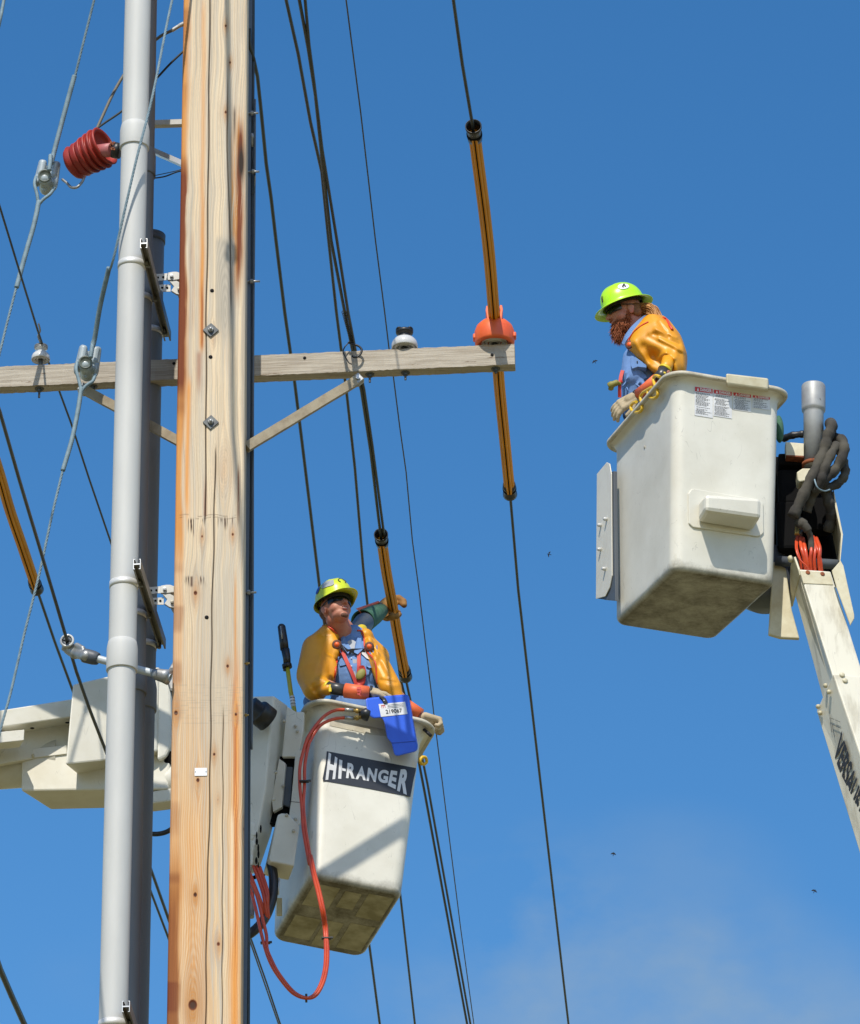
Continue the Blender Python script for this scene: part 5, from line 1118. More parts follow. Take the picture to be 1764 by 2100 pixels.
part('head_slot', MB().tube([zz(345, 492, 23.17), zz(358, 600, 23.17)], .004, 6), m_galv, hp)
# ================================================================== people
def Mfrom(face, tilt=0):
    """head frame: x = its left-right, y = facing, z = up; face = direction looked at"""
    f_ = Vector(face).normalized(); x_ = f_.cross(Vector((0, 0, 1))).normalized(); z_ = x_.cross(f_)
    M_ = Matrix((x_, f_, z_)).transposed(); return M_ @ Matrix.Rotation(R(tilt), 3, 'Y')
def head_prims(mb, C, M_, s=1.0):
    T = lambda p: Vector(C)+M_ @ (Vector(p)*s)
    E_ = lambda p, r: mb.ell(T(p), [q*s for q in r], M_)
    E_((0, -.012, .025), (.076, .097, .092)); E_((0, .03, -.015), (.066, .066, .078)); E_((0, .036, -.066), (.052, .052, .040)); E_((0, .066, -.090), (.026, .022, .022))
    E_((-.036, .045, -.030), (.030, .035, .034)); E_((.036, .045, -.030), (.030, .035, .034))
    E_((0, .078, .030), (.050, .020, .018))                     # brow
    mb.caps(T((0, .088, .012)), T((0, .112, -.022)), .009*s, .0125*s); E_((-.012, .100, -.026), (.009, .010, .007)); E_((.012, .100, -.026), (.009, .010, .007))
    for q in (-1, 1): E_((q*.077, -.012, -.012), (.009, .020, .031)); E_((q*.082, -.020, -.004), (.007, .014, .020)); E_((q*.077, -.006, -.036), (.008, .010, .010))
    E_((0, .083, -.050), (.026, .014, .014))                   # mouth mound
    return T
def helmet(parent, C, M_, full, mat, s=1.0):
    T = lambda p: Vector(C)+M_ @ (Vector(p)*s)
    n = 72; rows = []
    for i in range(15):
        q = math.pi/2*(1-i/14); 
        row = []
        for k in range(n):
            a = 2*math.pi*k/n; ex, ey = .104, .130
            rr = math.cos(q)**.86 if q < 1.57 else 0
            x = ex*math.cos(a)*rr; y = ey*math.sin(a)*rr-.006; z = .034+.118*math.sin(q)**.95
            ridge = .007*math.exp(-(x/.020)**2)*max(0, math.sin(q))**.5*(1 if rr > .02 else .9) + .0035*math.exp(-((abs(x)-.05)/.008)**2)*math.sin(q)
            row.append(T((x, y, z+ridge)))
        rows.append(row)
    def brim(ext, dz):
        row = []
        for k in range(n):
            a = 2*math.pi*k/n; fr = max(0, math.sin(a))
            if full: e = .046*ext+.012*ext*fr**3; d = -.012*ext
            else: e = (.008+.070*fr**5+.004*max(0, -math.sin(a)))*ext; d = -.006*ext+.004*fr*ext
            row.append(T(((.104+e)*math.cos(a), (.130+e)*math.sin(a)-.006, .034+d+dz)))
        return row
    rows.append(brim(.04, -.012)); rows.append(brim(.2, -.016)); rows.append(brim(.6, -.018)); rows.append(brim(.96, -.020)); rows.append(brim(1.0, -.0225)); rows.append(brim(.96, -.0245)); rows.append(brim(.5, -.021)); rows.append(brim(.02, -.018))
    for i in range(13, -1, -1):
        q = math.pi/2*(1-i/14); rows.append([T(((.100*math.cos(2*math.pi*k/n))*(math.cos(q)**.86), (.126*math.sin(2*math.pi*k/n))*(math.cos(q)**.86)-.006, .030+.112*math.sin(q)**.95)) for k in range(n)])
    vs = [v for r in rows for v in r]; fs = [(i*n+k, i*n+(k+1) % n, (i+1)*n+(k+1) % n, (i+1)*n+k) for i in range(len(rows)-1) for k in range(n)]
    h = part('hard_hat', MB().add(vs, fs, True), mat, parent)
    part('head_band', MB().add([T((.094*math.cos(2*math.pi*k/40), .116*math.sin(2*math.pi*k/40)-.006, z)) for z in (.004, .030) for k in range(40)]+[T((.090*math.cos(2*math.pi*k/40), .112*math.sin(2*math.pi*k/40)-.006, z)) for z in (.004, .030) for k in range(40)],
        [(k, (k+1) % 40, 40+(k+1) % 40, 40+k) for k in range(40)]+[(80+k, 80+(k+1) % 40, 120+(k+1) % 40, 120+k) for k in range(40)], True), m_hatin, h)
    return h, T
def hatsurf(T, a, q):     # a = azimuth (deg, 90 front), q = elevation deg on the dome, slightly proud
    a = R(a); q = R(q); rr = math.cos(q)**.86; return T((.1065*math.cos(a)*rr, .1325*math.sin(a)*rr-.006, .034+.121*math.sin(q)**.95))
def hatpatch(T, a0, a1, q0, q1, nm, mt, parent, oval=True, off=1.0):
    mb = MB(); n = 20; c = hatsurf(T, (a0+a1)/2, (q0+q1)/2); vs = [c]
    for k in range(n):
        t = 2*math.pi*k/n
        if oval: u, v = math.cos(t), math.sin(t)
        else: m_ = max(abs(math.cos(t)), abs(math.sin(t))); u, v = math.cos(t)/m_, math.sin(t)/m_
        vs.append(hatsurf(T, (a0+a1)/2+(a1-a0)/2*u, (q0+q1)/2+(q1-q0)/2*v))
    cc = T((0, 0, 0)); vs = [cc+(v-cc)*off for v in vs]
    mb.add(vs, [(0, 1+k, 1+(k+1) % n) for k in range(n)], True); return part(nm, mb, mt, parent)
def glasses(parent, T, s=1):
    mb = MB(); vs = []; N = 20
    for z, sc in ((.028, 1.0), (.022, 1.03), (.006, 1.04), (-.009, 1.0)):
        for k in range(N+1):
            a = R(18+144*k/N); nose = math.exp(-((a-math.pi/2)/.16)**2); vs.append(T((.079*math.cos(a)*sc, .012+.088*math.sin(a)*sc, z+(.012*nose if z < 0 else 0))))
    fs = [(i*(N+1)+k, i*(N+1)+k+1, (i+1)*(N+1)+k+1, (i+1)*(N+1)+k) for i in range(3) for k in range(N)]
    mb.add(vs, fs, True); g_ = part('sunglasses', mb, m_glass, parent)
    tb = MB()
    for q in (-1, 1): tb.tube([T((q*.077, .04, .022)), T((q*.084, .005, .014)), T((q*.086, -.03, .006))], .0035, 6)
    tb.tube([T((.079*math.cos(a), .012+.0885*math.sin(a), .028)) for a in [R(18+144*k/N) for k in range(N+1)]], .0028, 6)
    part('frame', tb, m_black, g_)
def glove_mb(W0, fd, pn, s=1.0, curl=(35, 40, 42, 48), thumb=1, spread=6, tc=20):
    """wrist at W0, fingers point along fd, palm normal pn (palm side)"""
    fd = Vector(fd).normalized(); pn = Vector(pn); pn = (pn-fd*pn.dot(fd)).normalized(); sd = fd.cross(pn)*thumb   # sd: towards the thumb
    mb = MB(); P = lambda a, b, c: Vector(W0)+(fd*a+sd*b+pn*c)*s
    for b in (-.030, -.010, .012, .030): mb.caps(P(.012, b*.75, 0), P(.088, b, 0), .019*s, .0165*s)
    mb.caps(P(0, 0, 0), P(.04, 0, 0), .031*s, .03*s)
    mb.ell(P(.04, .026, .010), (.026*s,)*3)
    for i, (b, l) in enumerate(((.033, .076), (.011, .084), (-.011, .078), (-.032, .062))):
        p = P(.088, b, 0); ang = R((b/.033)*spread); d = fd*math.cos(ang)+sd*math.sin(ang); c = R(curl[i]); q = d; tot = 0
        r = .0125*s
        for j, f_ in enumerate((.46, .30, .24)):
            tot += c*(.8 if j == 0 else 1.0); q = d*math.cos(tot)+pn*math.sin(tot); e = p+q*l*f_*s; mb.caps(p, e, r, r*.93); p = e; r *= .93
    p = P(.030, .034, .004); d = (sd*.75+fd*.65+pn*.15).normalized()
    e = p+d*.042*s; mb.caps(p, e, .0165*s, .014*s); d2 = (fd*.9+sd*.15+pn*math.sin(R(tc))).normalized(); e2 = e+d2*.036*s; mb.caps(e, e2, .014*s, .0118*s)
    return mb
def legs(mb, H, L_, dz, r=.085):
    """trousers down to the bucket floor"""
    for q in (-1, 1):
        h = Vector(H)+L_*q*.09; f_ = Vector((h.x, h.y, dz+.10)); k = (h+f_)/2+Vector((0, -.02, 0)); mb.caps(h, k, r, r*.72).caps(k, f_, r*.72, r*.55).ell(f_+Vector((0, -.05, -.055)), (.05, .12, .045))
    return mb

# ------------------------------------------------------------------ the nearer man (left bucket)
YB = 23.30
HC = U(689, 1250, 23.2); Mh = Mfrom((.50, -.82, .22), 2)
pe = empty('person', B1.pt(.5, .5, .05), 'man in yellow hard hat and dark glasses looking up from the left bucket', 'person', 'line workers')
body = MB(); Th = head_prims(body, HC, Mh, .95)
nk = U(708, 1312, 23.32); body.caps(HC+Vector((0, .02, -.05)), nk, .058, .062)
ch = U(726, 1370, 23.34); body.ell(U(726, 1352, 23.34), (.12, .09, .13)).ell(ch, (.14, .09, .16)).ell(U(730, 1450, 23.34), (.13, .09, .16)).ell(U(730, 1520, 23.36), (.14, .10, .13))
pel = U(730, 1545, 23.38)
body.caps(U(672, 1318, 23.34), U(648, 1395, 23.2), .05, .04).caps(U(648, 1395, 23.2), U(700, 1414, 23.06), .032, .022).caps(U(764, 1328, 23.36), U(796, 1400, 23.28), .038, .032).caps(U(796, 1400, 23.28), U(855, 1464, 23.24), .026, .022)
legs(body, pel, Vector((1, 0, 0)), B1.P.z+.05, .07)
bs = body.blob(.0045, 5); body_o = part('body', bs, m_skin, pe)
sh = MB(); sh.ell(U(724, 1352, 23.335), (.130, .112, .14)).ell(U(729, 1385, 23.33), (.15, .118, .17)).ell(U(732, 1450, 23.33), (.155, .115, .17)).ell(U(732, 1500, 23.34), (.15, .11, .12)); sh.caps(U(722, 1312, 23.34), U(722, 1320, 23.34), .085, .1)
sh.caps(U(668, 1322, 23.35), U(646, 1395, 23.22), .06, .05).caps(U(640, 1440, 23.3), U(650, 1480, 23.3), .05, .03); sh.caps(U(756, 1340, 23.40), U(792, 1400, 23.34), .028, .026)
for i in range(26):   # creases
    a = random.uniform(690, 775); b = random.uniform(1320, 1420); sh.caps(U(a, b, 23.226), U(a+random.uniform(-10, 10), b+random.uniform(8, 26), 23.222), .006, .004)
shm = sh.blob(.006, 4); part('shirt', shm, m_shirt, pe)
tr = MB().ell(U(731, 1530, 23.37), (.165, .125, .13)); legs(tr, pel, Vector((1, 0, 0)), B1.P.z+.05, .095); part('trousers', tr.blob(.01, 4), m_jean, pe)
sb = shm.bvh()
S = lambda x, y, off=.004: onsurf(x, y, sb, off, 23.22)
part('tee_shirt', MB().add([S(712, 1316, .010), S(722, 1311, .010), S(731, 1317, .010), S(728, 1330, .008), S(725, 1342, .006), S(718, 1330, .008)], [(0, 1, 2, 3, 4, 5)]).add([S(723, 1352), S(732, 1352), S(736, 1400), S(732, 1410), S(727, 1385)], [(0, 1, 2, 3, 4)]), m_tee, pe)
for pts in (((699, 1303), (706, 1304), (720, 1330), (714, 1342), (707, 1332), (699, 1318)), ((741, 1308), (734, 1305), (729, 1320), (726, 1338), (734, 1342), (744, 1332))):
    part('collar', MB().hexa([S(x, y, .022) for x, y in pts], [S(x, y, .004) for x, y in pts], .002), m_shirt, pe)
def ribbon(pts, w, nm, mt, bv=sb, off=.010, th=.003, par=None, Yd=23.22):
    P_ = [onsurf(x, y, bv, off, Yd) for x, y in pts]; v = ray(730, 1350).normalized()
    return part(nm, MB().sweep([(-w, -th), (w, -th), (w, th), (-w, th)], crv(P_, 5), -v), mt, par or pe)
ribbon([(698, 1324), (712, 1335), (725, 1334), (748, 1334)], .011, 'chest_strap', m_strap, off=.016)
ribbon([(700, 1330), (712, 1358), (722, 1380), (733, 1408)], .010, 'harness_strap', m_harn, off=.010)
ribbon([(736, 1338), (736, 1365), (735, 1385), (734, 1410)], .010, 'harness_strap', m_harn, off=.012)
ribbon([(737, 1370), (745, 1368), (748, 1384), (737, 1398)], .008, 'harness_strap', m_harn, off=.014)
part('harness_ring', MB().ell(S(740, 1396, .012), (.026, .012, .045), Matrix.Rotation(R(15), 3, 'Y')).ell(S(737, 1408, .014), (.02, .012, .03)), m_harn, pe)
part('olive_lanyard_tab', MB().ell(S(740, 1383, .026), (.024, .012, .036), Matrix.Rotation(R(28), 3, 'Y')), m_olive, pe)
pk = lambda pts, nm, mt, o_=.006, t=.004: part(nm, MB().hexa([S(x, y, o_+t) for x, y in pts], [S(x, y, o_-.004) for x, y in pts], .001), mt, pe)
pk([(694, 1357), (716, 1351), (718, 1359), (706, 1364), (697, 1366)], 'pocket_flap', m_shirt); pk([(752, 1358), (769, 1359), (771, 1367), (758, 1370), (751, 1366)], 'pocket_flap', m_shirt)
pk([(740, 1330), (748, 1332), (768, 1352), (770, 1358), (752, 1350), (742, 1341)], 'white_badge', m_decal, .008)
for y in (1350, 1366, 1384): part('shirt_button', MB().ell(S(721, y, .007), (.004, .003, .004)), m_decal, pe)
# rubber shoulder sleeves
sl_ = MB()
sl_.ell(U(674, 1306, 23.30), (.068, .095, .066)).caps(U(668, 1303, 23.30), U(648, 1330, 23.26), .052, .078).caps(U(648, 1330, 23.26), U(642, 1386, 23.18), .080, .094).caps(U(642, 1386, 23.18), U(647, 1412, 23.12), .092, .074).caps(U(650, 1405, 23.12), U(672, 1412, 23.04), .066, .042)
sl_.ell(U(680, 1330, 23.225), (.050, .028, .088)).ell(U(674, 1372, 23.19), (.052, .036, .088)).ell(U(684, 1306, 23.25), (.034, .03, .045))
sl_.caps(U(690, 1297, 23.42), U(740, 1300, 23.42), .045, .040)
slr = MB(); slr.caps(U(740, 1305, 23.36), U(757, 1326, 23.30), .028, .046).caps(U(757, 1326, 23.30), U(782, 1370, 23.24), .050, .056).caps(U(782, 1370, 23.24), U(801, 1412, 23.2), .058, .064).caps(U(801, 1412, 23.2), U(812, 1432, 23.2), .062, .046)
slr.caps(U(752, 1318, 23.36), U(775, 1345, 23.34), .050, .062).ell(U(750, 1308, 23.33), (.048, .07, .050)).ell(U(778, 1352, 23.33), (.06, .07, .08)); slr.ell(U(757, 1322, 23.24), (.026, .03, .055)).ell(U(772, 1352, 23.2), (.022, .03, .06))
for a in (): sl_.caps(U(a[0], a[1], 23.12), U(a[2], a[3], 23.09), .012, .008)
s1 = sl_.blob(.006, 40).fold([(668, 1308, 650, 1372, 7, .007), (684, 1325, 674, 1385, 5, -.005), (655, 1345, 668, 1395, 5, .006), (678, 1395, 645, 1416, 5, -.012), (676, 1384, 640, 1400, 4, .008), (625, 1400, 650, 1432, 5, .008), (690, 1345, 676, 1400, 5, -.004)]); s2 = slr.blob(.006, 30).fold([(762, 1330, 790, 1385, 4, -.007), (770, 1325, 800, 1382, 4, .007), (782, 1395, 812, 1400, 4, -.008), (752, 1312, 764, 1335, 4, -.006)])
ys = part('rubber_sleeves', MB().add(s1.v, s1.f, True).add(s2.v, s2.f, True), m_yel, pe)
jb = MB().add(s1.v, s1.f).add(s2.v, s2.f).add(shm.v, shm.f).bvh(); J = lambda x, y, off=.002: onsurf(x, y, jb, off, 23.25)
for pts in ([(662, 1283), (676, 1287), (688, 1297), (696, 1310), (700, 1322), (701, 1332), (697, 1343), (692, 1352), (689, 1370), (687, 1388), (686, 1402)], [(733, 1293), (741, 1294), (745, 1302), (747, 1315), (748, 1326), (754, 1338), (764, 1348), (770, 1360), (772, 1380), (774, 1404)]):
    P_ = [J(x, y, .004) for x, y in pts]; part('edge_trim', MB().tube(crv(P_, 4), .0048, 8), m_trim, ys)
for x, y in ((691, 1322), (757.5, 1326)):
    P = J(x, y, .003); nrm = -ray(x, y).normalized(); nrm = (nrm+Vector((0, -.3, .1))).normalized()
    part('button_ring', MB().lathe([(.0001, 0), (.027, 0), (.0265, .006), (.018, .008), (.0001, .007)], P, nrm, 24), m_stub, ys); part('button', MB().lathe([(.0001, .004), (.015, .004), (.014, .009), (.0001, .010)], P, nrm, 20), m_butt, ys)
# helmet and face
hh, Tt = helmet(pe, HC+Mh @ Vector((0, -.002, .036)), Mh @ Matrix.Rotation(R(-9), 3, 'X'), False, m_hat1, .95)
glasses(pe, Th)
part('lips', MB().ell(Th((0, .094, -.047)), (.020, .006, .0045), Mh).ell(Th((0, .092, -.060)), (.018, .006, .005), Mh), m_lips, pe)
part('teeth', MB().ell(Th((0, .0935, -.0535)), (.015, .004, .0032), Mh), m_teeth, pe)
part('stubble', MB().ell(Th((0, .072, -.094)), (.023, .0175, .015), Mh), m_stub, pe)
hr = MB(); hr.ell(Th((0, -.034, .012)), (.074, .084, .050), Mh).ell(Th((0, -.06, -.02)), (.052, .048, .040), Mh); part('hair', hr.blob(.006, 2), m_stub, pe)
P_ = [hatsurf(Tt, a, q) for a, q in ((96, 26), (104, 34), (100, 44), (88, 48), (76, 42), (72, 33), (78, 26))]; part('hat_emblem', MB().tube(crv([Tt((0, 0, 0))+(p-Tt((0, 0, 0)))*1.012 for p in P_], 4), .0022, 5), m_ink, hh)
hatpatch(Tt, 14, 56, 14, 40, 'reflective_sticker', m_silver, hh, False, 1.01); hatpatch(Tt, -16, 6, 10, 34, 'side_sticker', m_blued, hh, True, 1.012)
# lower gloves: rubber cuff, orange band, leather glove
def seg(par, pts, rr, nm, mt, n=26, base=None): return part(nm, MB().tube([U(*q) for q in pts], rr, n), mt, par)
seg(pe, [(669, 1410, 23.05), (674, 1411, 23.045)], .0385, 'glove_rim', m_ryel)
seg(pe, [(673, 1411, 23.045), (690, 1413, 23.03), (710, 1416, 23.02)], [.036, .034, .033], 'rubber_glove', m_rubg)
part('glove_label', MB().box(U(677, 1411, 23.005), (.016, .003, .045), None, .004), m_ryel, pe); 
seg(pe, [(708, 1416, 23.02), (730, 1419, 23.01), (756, 1421, 23.02)], [.041, .040, .037], 'orange_cuff', m_cuff)
tx = MB(); q_ = [U(732, 1427, 22.967), U(732, 1409, 22.967), U(741, 1409.5, 22.967), U(741, 1427.5, 22.967)]; text_on(tx, 'A88', q_, Vector((0, -1, 0)), .002, .01); part('cuff_mark', tx, m_red2, pe)
g1 = glove_mb(U(757, 1420, 23.03), (1, .1, -.16), (0, .3, -1), 1.0, (18, 16, 18, 20), -1, 4); part('leather_glove', g1.blob(.0045, 3), m_leather, pe)
seg(pe, [(758, 1420, 23.03), (763, 1420.5, 23.03)], .0385, 'wrist_strap', m_strap)
seg(pe, [(808, 1430, 23.2), (820, 1438, 23.2)], .040, 'rubber_glove', m_ryel)
seg(pe, [(818, 1438, 23.22), (862, 1466, 23.22)], [.040, .036], 'orange_cuff', m_cuff)
g2 = glove_mb(U(872, 1472, 23.22), (.86, -.1, -.35), (-.4, -.1, -1), 1.0, (60, 62, 62, 64), 1, 6); part('leather_glove', g2.blob(.0045, 3), m_leather, pe)
seg(pe, [(868, 1494, 23.14), (884, 1509, 23.12)], .009, 'glove_clip', m_strap)

# ------------------------------------------------------------------ the hidden man behind, arm raised to the hose
HP = UZ(806, 1247, ZB)
pb = empty('person', B1.pt(.6, .85, .05), 'worker hidden behind the front man, only his raised gloved arm showing', 'person', 'line workers')
bd = MB(); hc3 = U(678, 1252, 23.62); M3 = Mfrom((.5, .85, .1)); T3 = head_prims(bd, hc3, M3, .78); bd.caps(hc3, U(715, 1305, 23.7), .055, .06)
bd.ell(U(716, 1355, 23.7), (.11, .09, .12)).ell(U(722, 1400, 23.7), (.13, .09, .17)).ell(U(722, 1470, 23.7), (.12, .09, .16)).caps(U(738, 1335, 23.75), U(728, 1300, 23.95), .032, .024).caps(U(728, 1290, 23.98), U(780, 1254, HP.y-.02), .018, .018)
legs(bd, U(722, 1530, 23.66), Vector((1, 0, 0)), B1.P.z+.06, .06); part('body', bd.blob(.006, 4), m_skin, pb)
sh3 = MB(); sh3.ell(U(715, 1360, 23.68), (.13, .10, .12)).ell(U(722, 1400, 23.7), (.14, .1, .17)).ell(U(722, 1470, 23.7), (.14, .1, .16)); part('shirt', sh3.blob(.009, 3), m_shirt, pb)
tr3 = MB(); legs(tr3, U(722, 1530, 23.66), Vector((1, 0, 0)), B1.P.z+.06, .08); part('trousers', tr3.blob(.012, 3), m_jean, pb)
sv = MB(); sv.caps(U(735, 1335, 23.72), U(738, 1310, 23.85), .05, .045).caps(U(738, 1325, 23.7), U(764, 1345, 23.6), .045, .04).caps(U(738, 1310, 23.85), U(742, 1292, 23.96), .045, .034); part('rubber_sleeves', sv.blob(.007, 5), m_ryel, pb)
helmet(pb, hc3+M3 @ Vector((0, 0, .02)), M3, False, m_hat1, .70)
Yc = lambda t: 23.95+(HP.y-.02-23.95)*t
part('glove_rim', MB().lathe([(.030, 0), (.034, .002), (.034, .008), (.030, .01)], U(733, 1296, Yc(.05)), (U(775, 1260, Yc(.8))-U(733, 1296, Yc(.05))), 30), m_ryel, pb)
a_, b_2 = U(725, 1290, Yc(.0)), U(750, 1275, Yc(.45)); part('rubber_glove', MB().lathe([(.022, .0), (.026, -.012), (.028, 0), (.058, (b_2-a_).length*.85), (.055, (b_2-a_).length), (.0001, (b_2-a_).length)], a_, b_2-a_, 34), m_cabgrey, pb)
c_, d_ = U(744, 1275, Yc(.4)), U(782, 1252, Yc(.95)); L_ = (d_-c_).length
part('suede_gauntlet', MB().lathe([(.056, .02), (.066, .0), (.070, .0), (.069, .02), (.058, L_*.6), (.042, L_), (.0001, L_)], c_, d_-c_, 34), m_green, pb)
up_d = (U(752, 1277, Yc(.45))-U(752, 1290, Yc(.45))).normalized()
ob = []; e_ = d_-c_
gq = lambda t, w, lift: c_+e_*t+up_d*(.070*(1-t)+.046*t+lift)+Vector((w, -.0, 0))
part('orange_cuff', MB().hexa([gq(-.06, -.035, .004)+Vector((0, -.03, 0)), gq(1.02, -.02, .004)+Vector((0, -.03, 0)), gq(1.02, .0, .004)+Vector((0, .03, 0)), gq(-.06, .0, .006)+Vector((0, .03, 0))], [gq(-.06, -.02, -.016)+Vector((0, -.052, 0)), gq(1.02, -.01, -.012)+Vector((0, -.045, 0)), gq(1.02, .0, -.008)+Vector((0, .03, 0)), gq(-.06, .0, -.01)+Vector((0, .03, 0))], .003), m_cuff, pb)
part('cuff_buckle', MB().box(U(781, 1240, Yc(.88)), (.022, .02, .02), None, .003), m_strap, pb)
gm_ = MB(); w0 = U(779, 1254, HP.y-.02); k0 = U(797, 1242, HP.y+.03)
gm_.caps(w0, k0, .042, .054).caps(w0, U(794, 1260, HP.y+.0), .038, .042).caps(U(797, 1232, HP.y+.04), U(800, 1258, HP.y+.035), .030, .030)
for (pts, r_) in (([(804, 1226, .045), (818, 1226, .035), (828, 1233, .01), (829, 1241, -.005)], .0190), ([(804, 1234, .05), (819, 1233, .04), (827, 1240, .0)], .0170),
                  ([(796, 1262, -.0), (803, 1265, -.052), (814, 1264, -.055), (819, 1260, -.04)], .0170), ([(797, 1254, .02), (806, 1257, .04), (818, 1255, .035)], .0135), ([(790, 1264, .0), (797, 1268, -.035), (806, 1268, -.05)], .014)):
    Q_ = [U(x, y, HP.y+d) for x, y, d in pts]
    for i in range(len(Q_)-1): gm_.caps(Q_[i], Q_[i+1], r_, r_*.94)
part('leather_glove', gm_.blob(.0045, 3), m_leatherb, pb)

# ------------------------------------------------------------------ the bearded man (right bucket)
pr_ = empty('person', B2.pt(.25, .5, .05), 'bearded ponytailed man in lime hard hat leaning over the right bucket', 'person', 'line workers')
H2 = U(1281, 642, 23.320); M2 = Mfrom((-.93, -.24, -.24), 0)
bd = MB(); T2 = head_prims(bd, H2, M2, 1.0)
bd.caps(H2+M2 @ Vector((0, -.03, -.03)), U(1316, 690, 23.350), .060, .066)
sp_ = [(1325, 715, 23.370), (1322, 775, 23.390), (1318, 850, 23.420)]
bd.ell(U(1338, 715, 23.37), (.10, .13, .10)).ell(U(1335, 770, 23.40), (.09, .12, .15)).ell(U(1345, 850, 23.42), (.10, .12, .15)).ell(U(1355, 910, 23.42), (.11, .13, .10))
bd.caps(U(1358, 705, 23.28), U(1372, 735, 23.22), .045, .032).caps(U(1372, 735, 23.22), U(1366, 762, 23.07), .028, .026).caps(U(1366, 765, 23.05), U(1300, 818, 23.24), .028, .024)
legs(bd, U(1362, 940, 23.40), Vector((0.3, 1, 0)).normalized(), B2.P.z+.10, .07); part('body', bd.blob(.0045, 5), m_skin, pr_)
st = MB(); st.caps(U(1302, 735, 23.29), U(1298, 775, 23.29), .070, .072).caps(U(1322, 745, 23.35), U(1318, 800, 23.37), .105, .105).caps(U(1303, 790, 23.32), U(1302, 838, 23.36), .076, .070).caps(U(1325, 800, 23.39), U(1335, 880, 23.42), .115, .115)
for i in range(14):
    a = random.uniform(1282, 1326); b = random.uniform(750, 820); st.caps(U(a, b, 23.225+.0012*abs(a-1300)), U(a+random.uniform(-14, 14), b+random.uniform(6, 18), 23.220+.0012*abs(a-1300)), .007, .005)
stm = st.blob(.006, 9); part('shirt', stm, m_shirt, pr_)
tr = MB().ell(U(1338, 885, 23.42), (.13, .13, .12)).ell(U(1296, 850, 23.40), (.055, .06, .05)); legs(tr, U(1362, 940, 23.40), Vector((0.3, 1, 0)).normalized(), B2.P.z+.10, .095); part('trousers', tr.blob(.01, 4), m_jean, pr_)
# collar of the shirt standing up round the neck
P_ = [U(1279, 706, 23.260), U(1286, 692, 23.240), U(1298, 677, 23.230), U(1312, 664, 23.240), U(1322, 656, 23.270), U(1330, 652, 23.330)]; part('collar', MB().sweep([(-.004, -.018), (.004, -.018), (.004, .022), (-.004, .022)], crv(P_, 5), (0, .2, 1)), m_shirt, pr_)
fl = MB().prism([U(x, y, 23.195) for x, y in ((1294, 729), (1305, 733), (1326, 748), (1326, 754), (1308, 752), (1297, 756), (1294, 750))], (0, .06, 0), .002); part('pocket_flap', fl, m_shirt, pr_)
part('pocket_button', MB().ell(U(1307, 742, 23.190), (.004, .003, .006)), m_hatin, pr_)
# rubber sleeves
ye = MB(); ye.ell(U(1322, 702, 23.29), (.090, .15, .082)).ell(U(1345, 694, 23.30), (.100, .17, .100)).ell(U(1366, 712, 23.29), (.100, .17, .100)).ell(U(1380, 738, 23.26), (.084, .15, .105)).ell(U(1342, 722, 23.27), (.100, .13, .095)).ell(U(1314, 712, 23.24), (.072, .10, .060)).ell(U(1384, 762, 23.22), (.066, .12, .085))
ye.caps(U(1359, 652, 23.30), U(1364, 662, 23.30), .016, .03).ell(U(1340, 672, 23.31), (.075, .14, .042), Matrix.Rotation(R(18), 3, 'Y')).caps(U(1344, 738, 23.19), U(1342, 748, 23.19), .055, .036)
for a in ((1346, 676, 1384, 690), (1362, 694, 1398, 712)): ye.caps(U(a[0], a[1], 23.13), U(a[2], a[3], 23.15), .016, .012)
yh = ye.hull(); ye2 = MB().add(yh.v, yh.f)
yem = ye2.blob(.0065, 14).fold([(1340, 733, 1362, 748, 15, -.050), (1322, 712, 1345, 728, 10, -.018), (1345, 675, 1388, 692, 4, .011), (1340, 685, 1392, 706, 4, -.010), (1352, 694, 1404, 722, 4.5, .012), (1330, 690, 1380, 715, 6, -.008), (1350, 734, 1366, 724, 5, .014), (1366, 724, 1382, 735, 5, .016), (1382, 735, 1388, 765, 5, .014), (1300, 700, 1330, 745, 6, .010), (1352, 660, 1372, 690, 4, -.012), (1395, 725, 1398, 760, 6, -.010)]); yo = part('rubber_sleeves', yem, m_yel, pr_)
jb2 = yem.bvh(); J2 = lambda x, y, off=.002: onsurf(x, y, jb2, off, 23.220)
part('edge_trim', MB().tube(crv([J2(1330, 660, .004), J2(1318, 666, .004), J2(1306, 675, .004), J2(1296, 686, .004), J2(1290, 696, .004), J2(1287, 706, .003), J2(1288, 716, .003)], 4), .0048, 8), m_trim, yo)
part('edge_trim', MB().tube(crv([J2(1360, 644+8, .004), J2(1367, 656, .004), J2(1373, 667, .006), J2(1379, 677, .004)], 4), .0085, 8), m_trim, yo)
P = J2(1291.5, 707, .002); part('button_ring', MB().lathe([(.0001, 0), (.026, 0), (.025, .007), (.017, .009), (.0001, .008)], P, (-.45, -.85, -.1), 24), m_stub, yo); part('button', MB().lathe([(.0001, .004), (.015, .004), (.014, .0095), (.0001, .010)], P, (-.45, -.85, -.1), 20), m_butt, yo)
seg(pr_, [(1371, 738, 23.130), (1367, 752, 23.080), (1363, 760, 23.060)], [.037, .035, .034], 'inner_sleeve', m_yel)
seg(pr_, [(1365, 757, 23.060), (1362, 761, 23.055)], .040, 'glove_rim', m_ryel); seg(pr_, [(1363, 760, 23.055), (1356, 771, 23.050), (1348, 780, 23.060)], [.037, .036, .035], 'rubber_glove', m_rubg)
part('glove_label', MB().box(U(1360, 763, 23.018), (.034, .003, .012), Matrix.Rotation(R(25), 3, 'Y'), .003), m_ryel, pr_)
seg(pr_, [(1349, 779, 23.060), (1330, 795, 23.120), (1312, 808, 23.200)], [.039, .038, .035], 'orange_cuff', m_cuff)
gl = glove_mb(U(1305, 814, 23.220), (-.80, .15, -.42), (-.1, .75, -.45), 1.10, (24, 22, 22, 20), 1, 7, 10); part('leather_glove', gl.blob(.004, 2), m_leather, pr_)
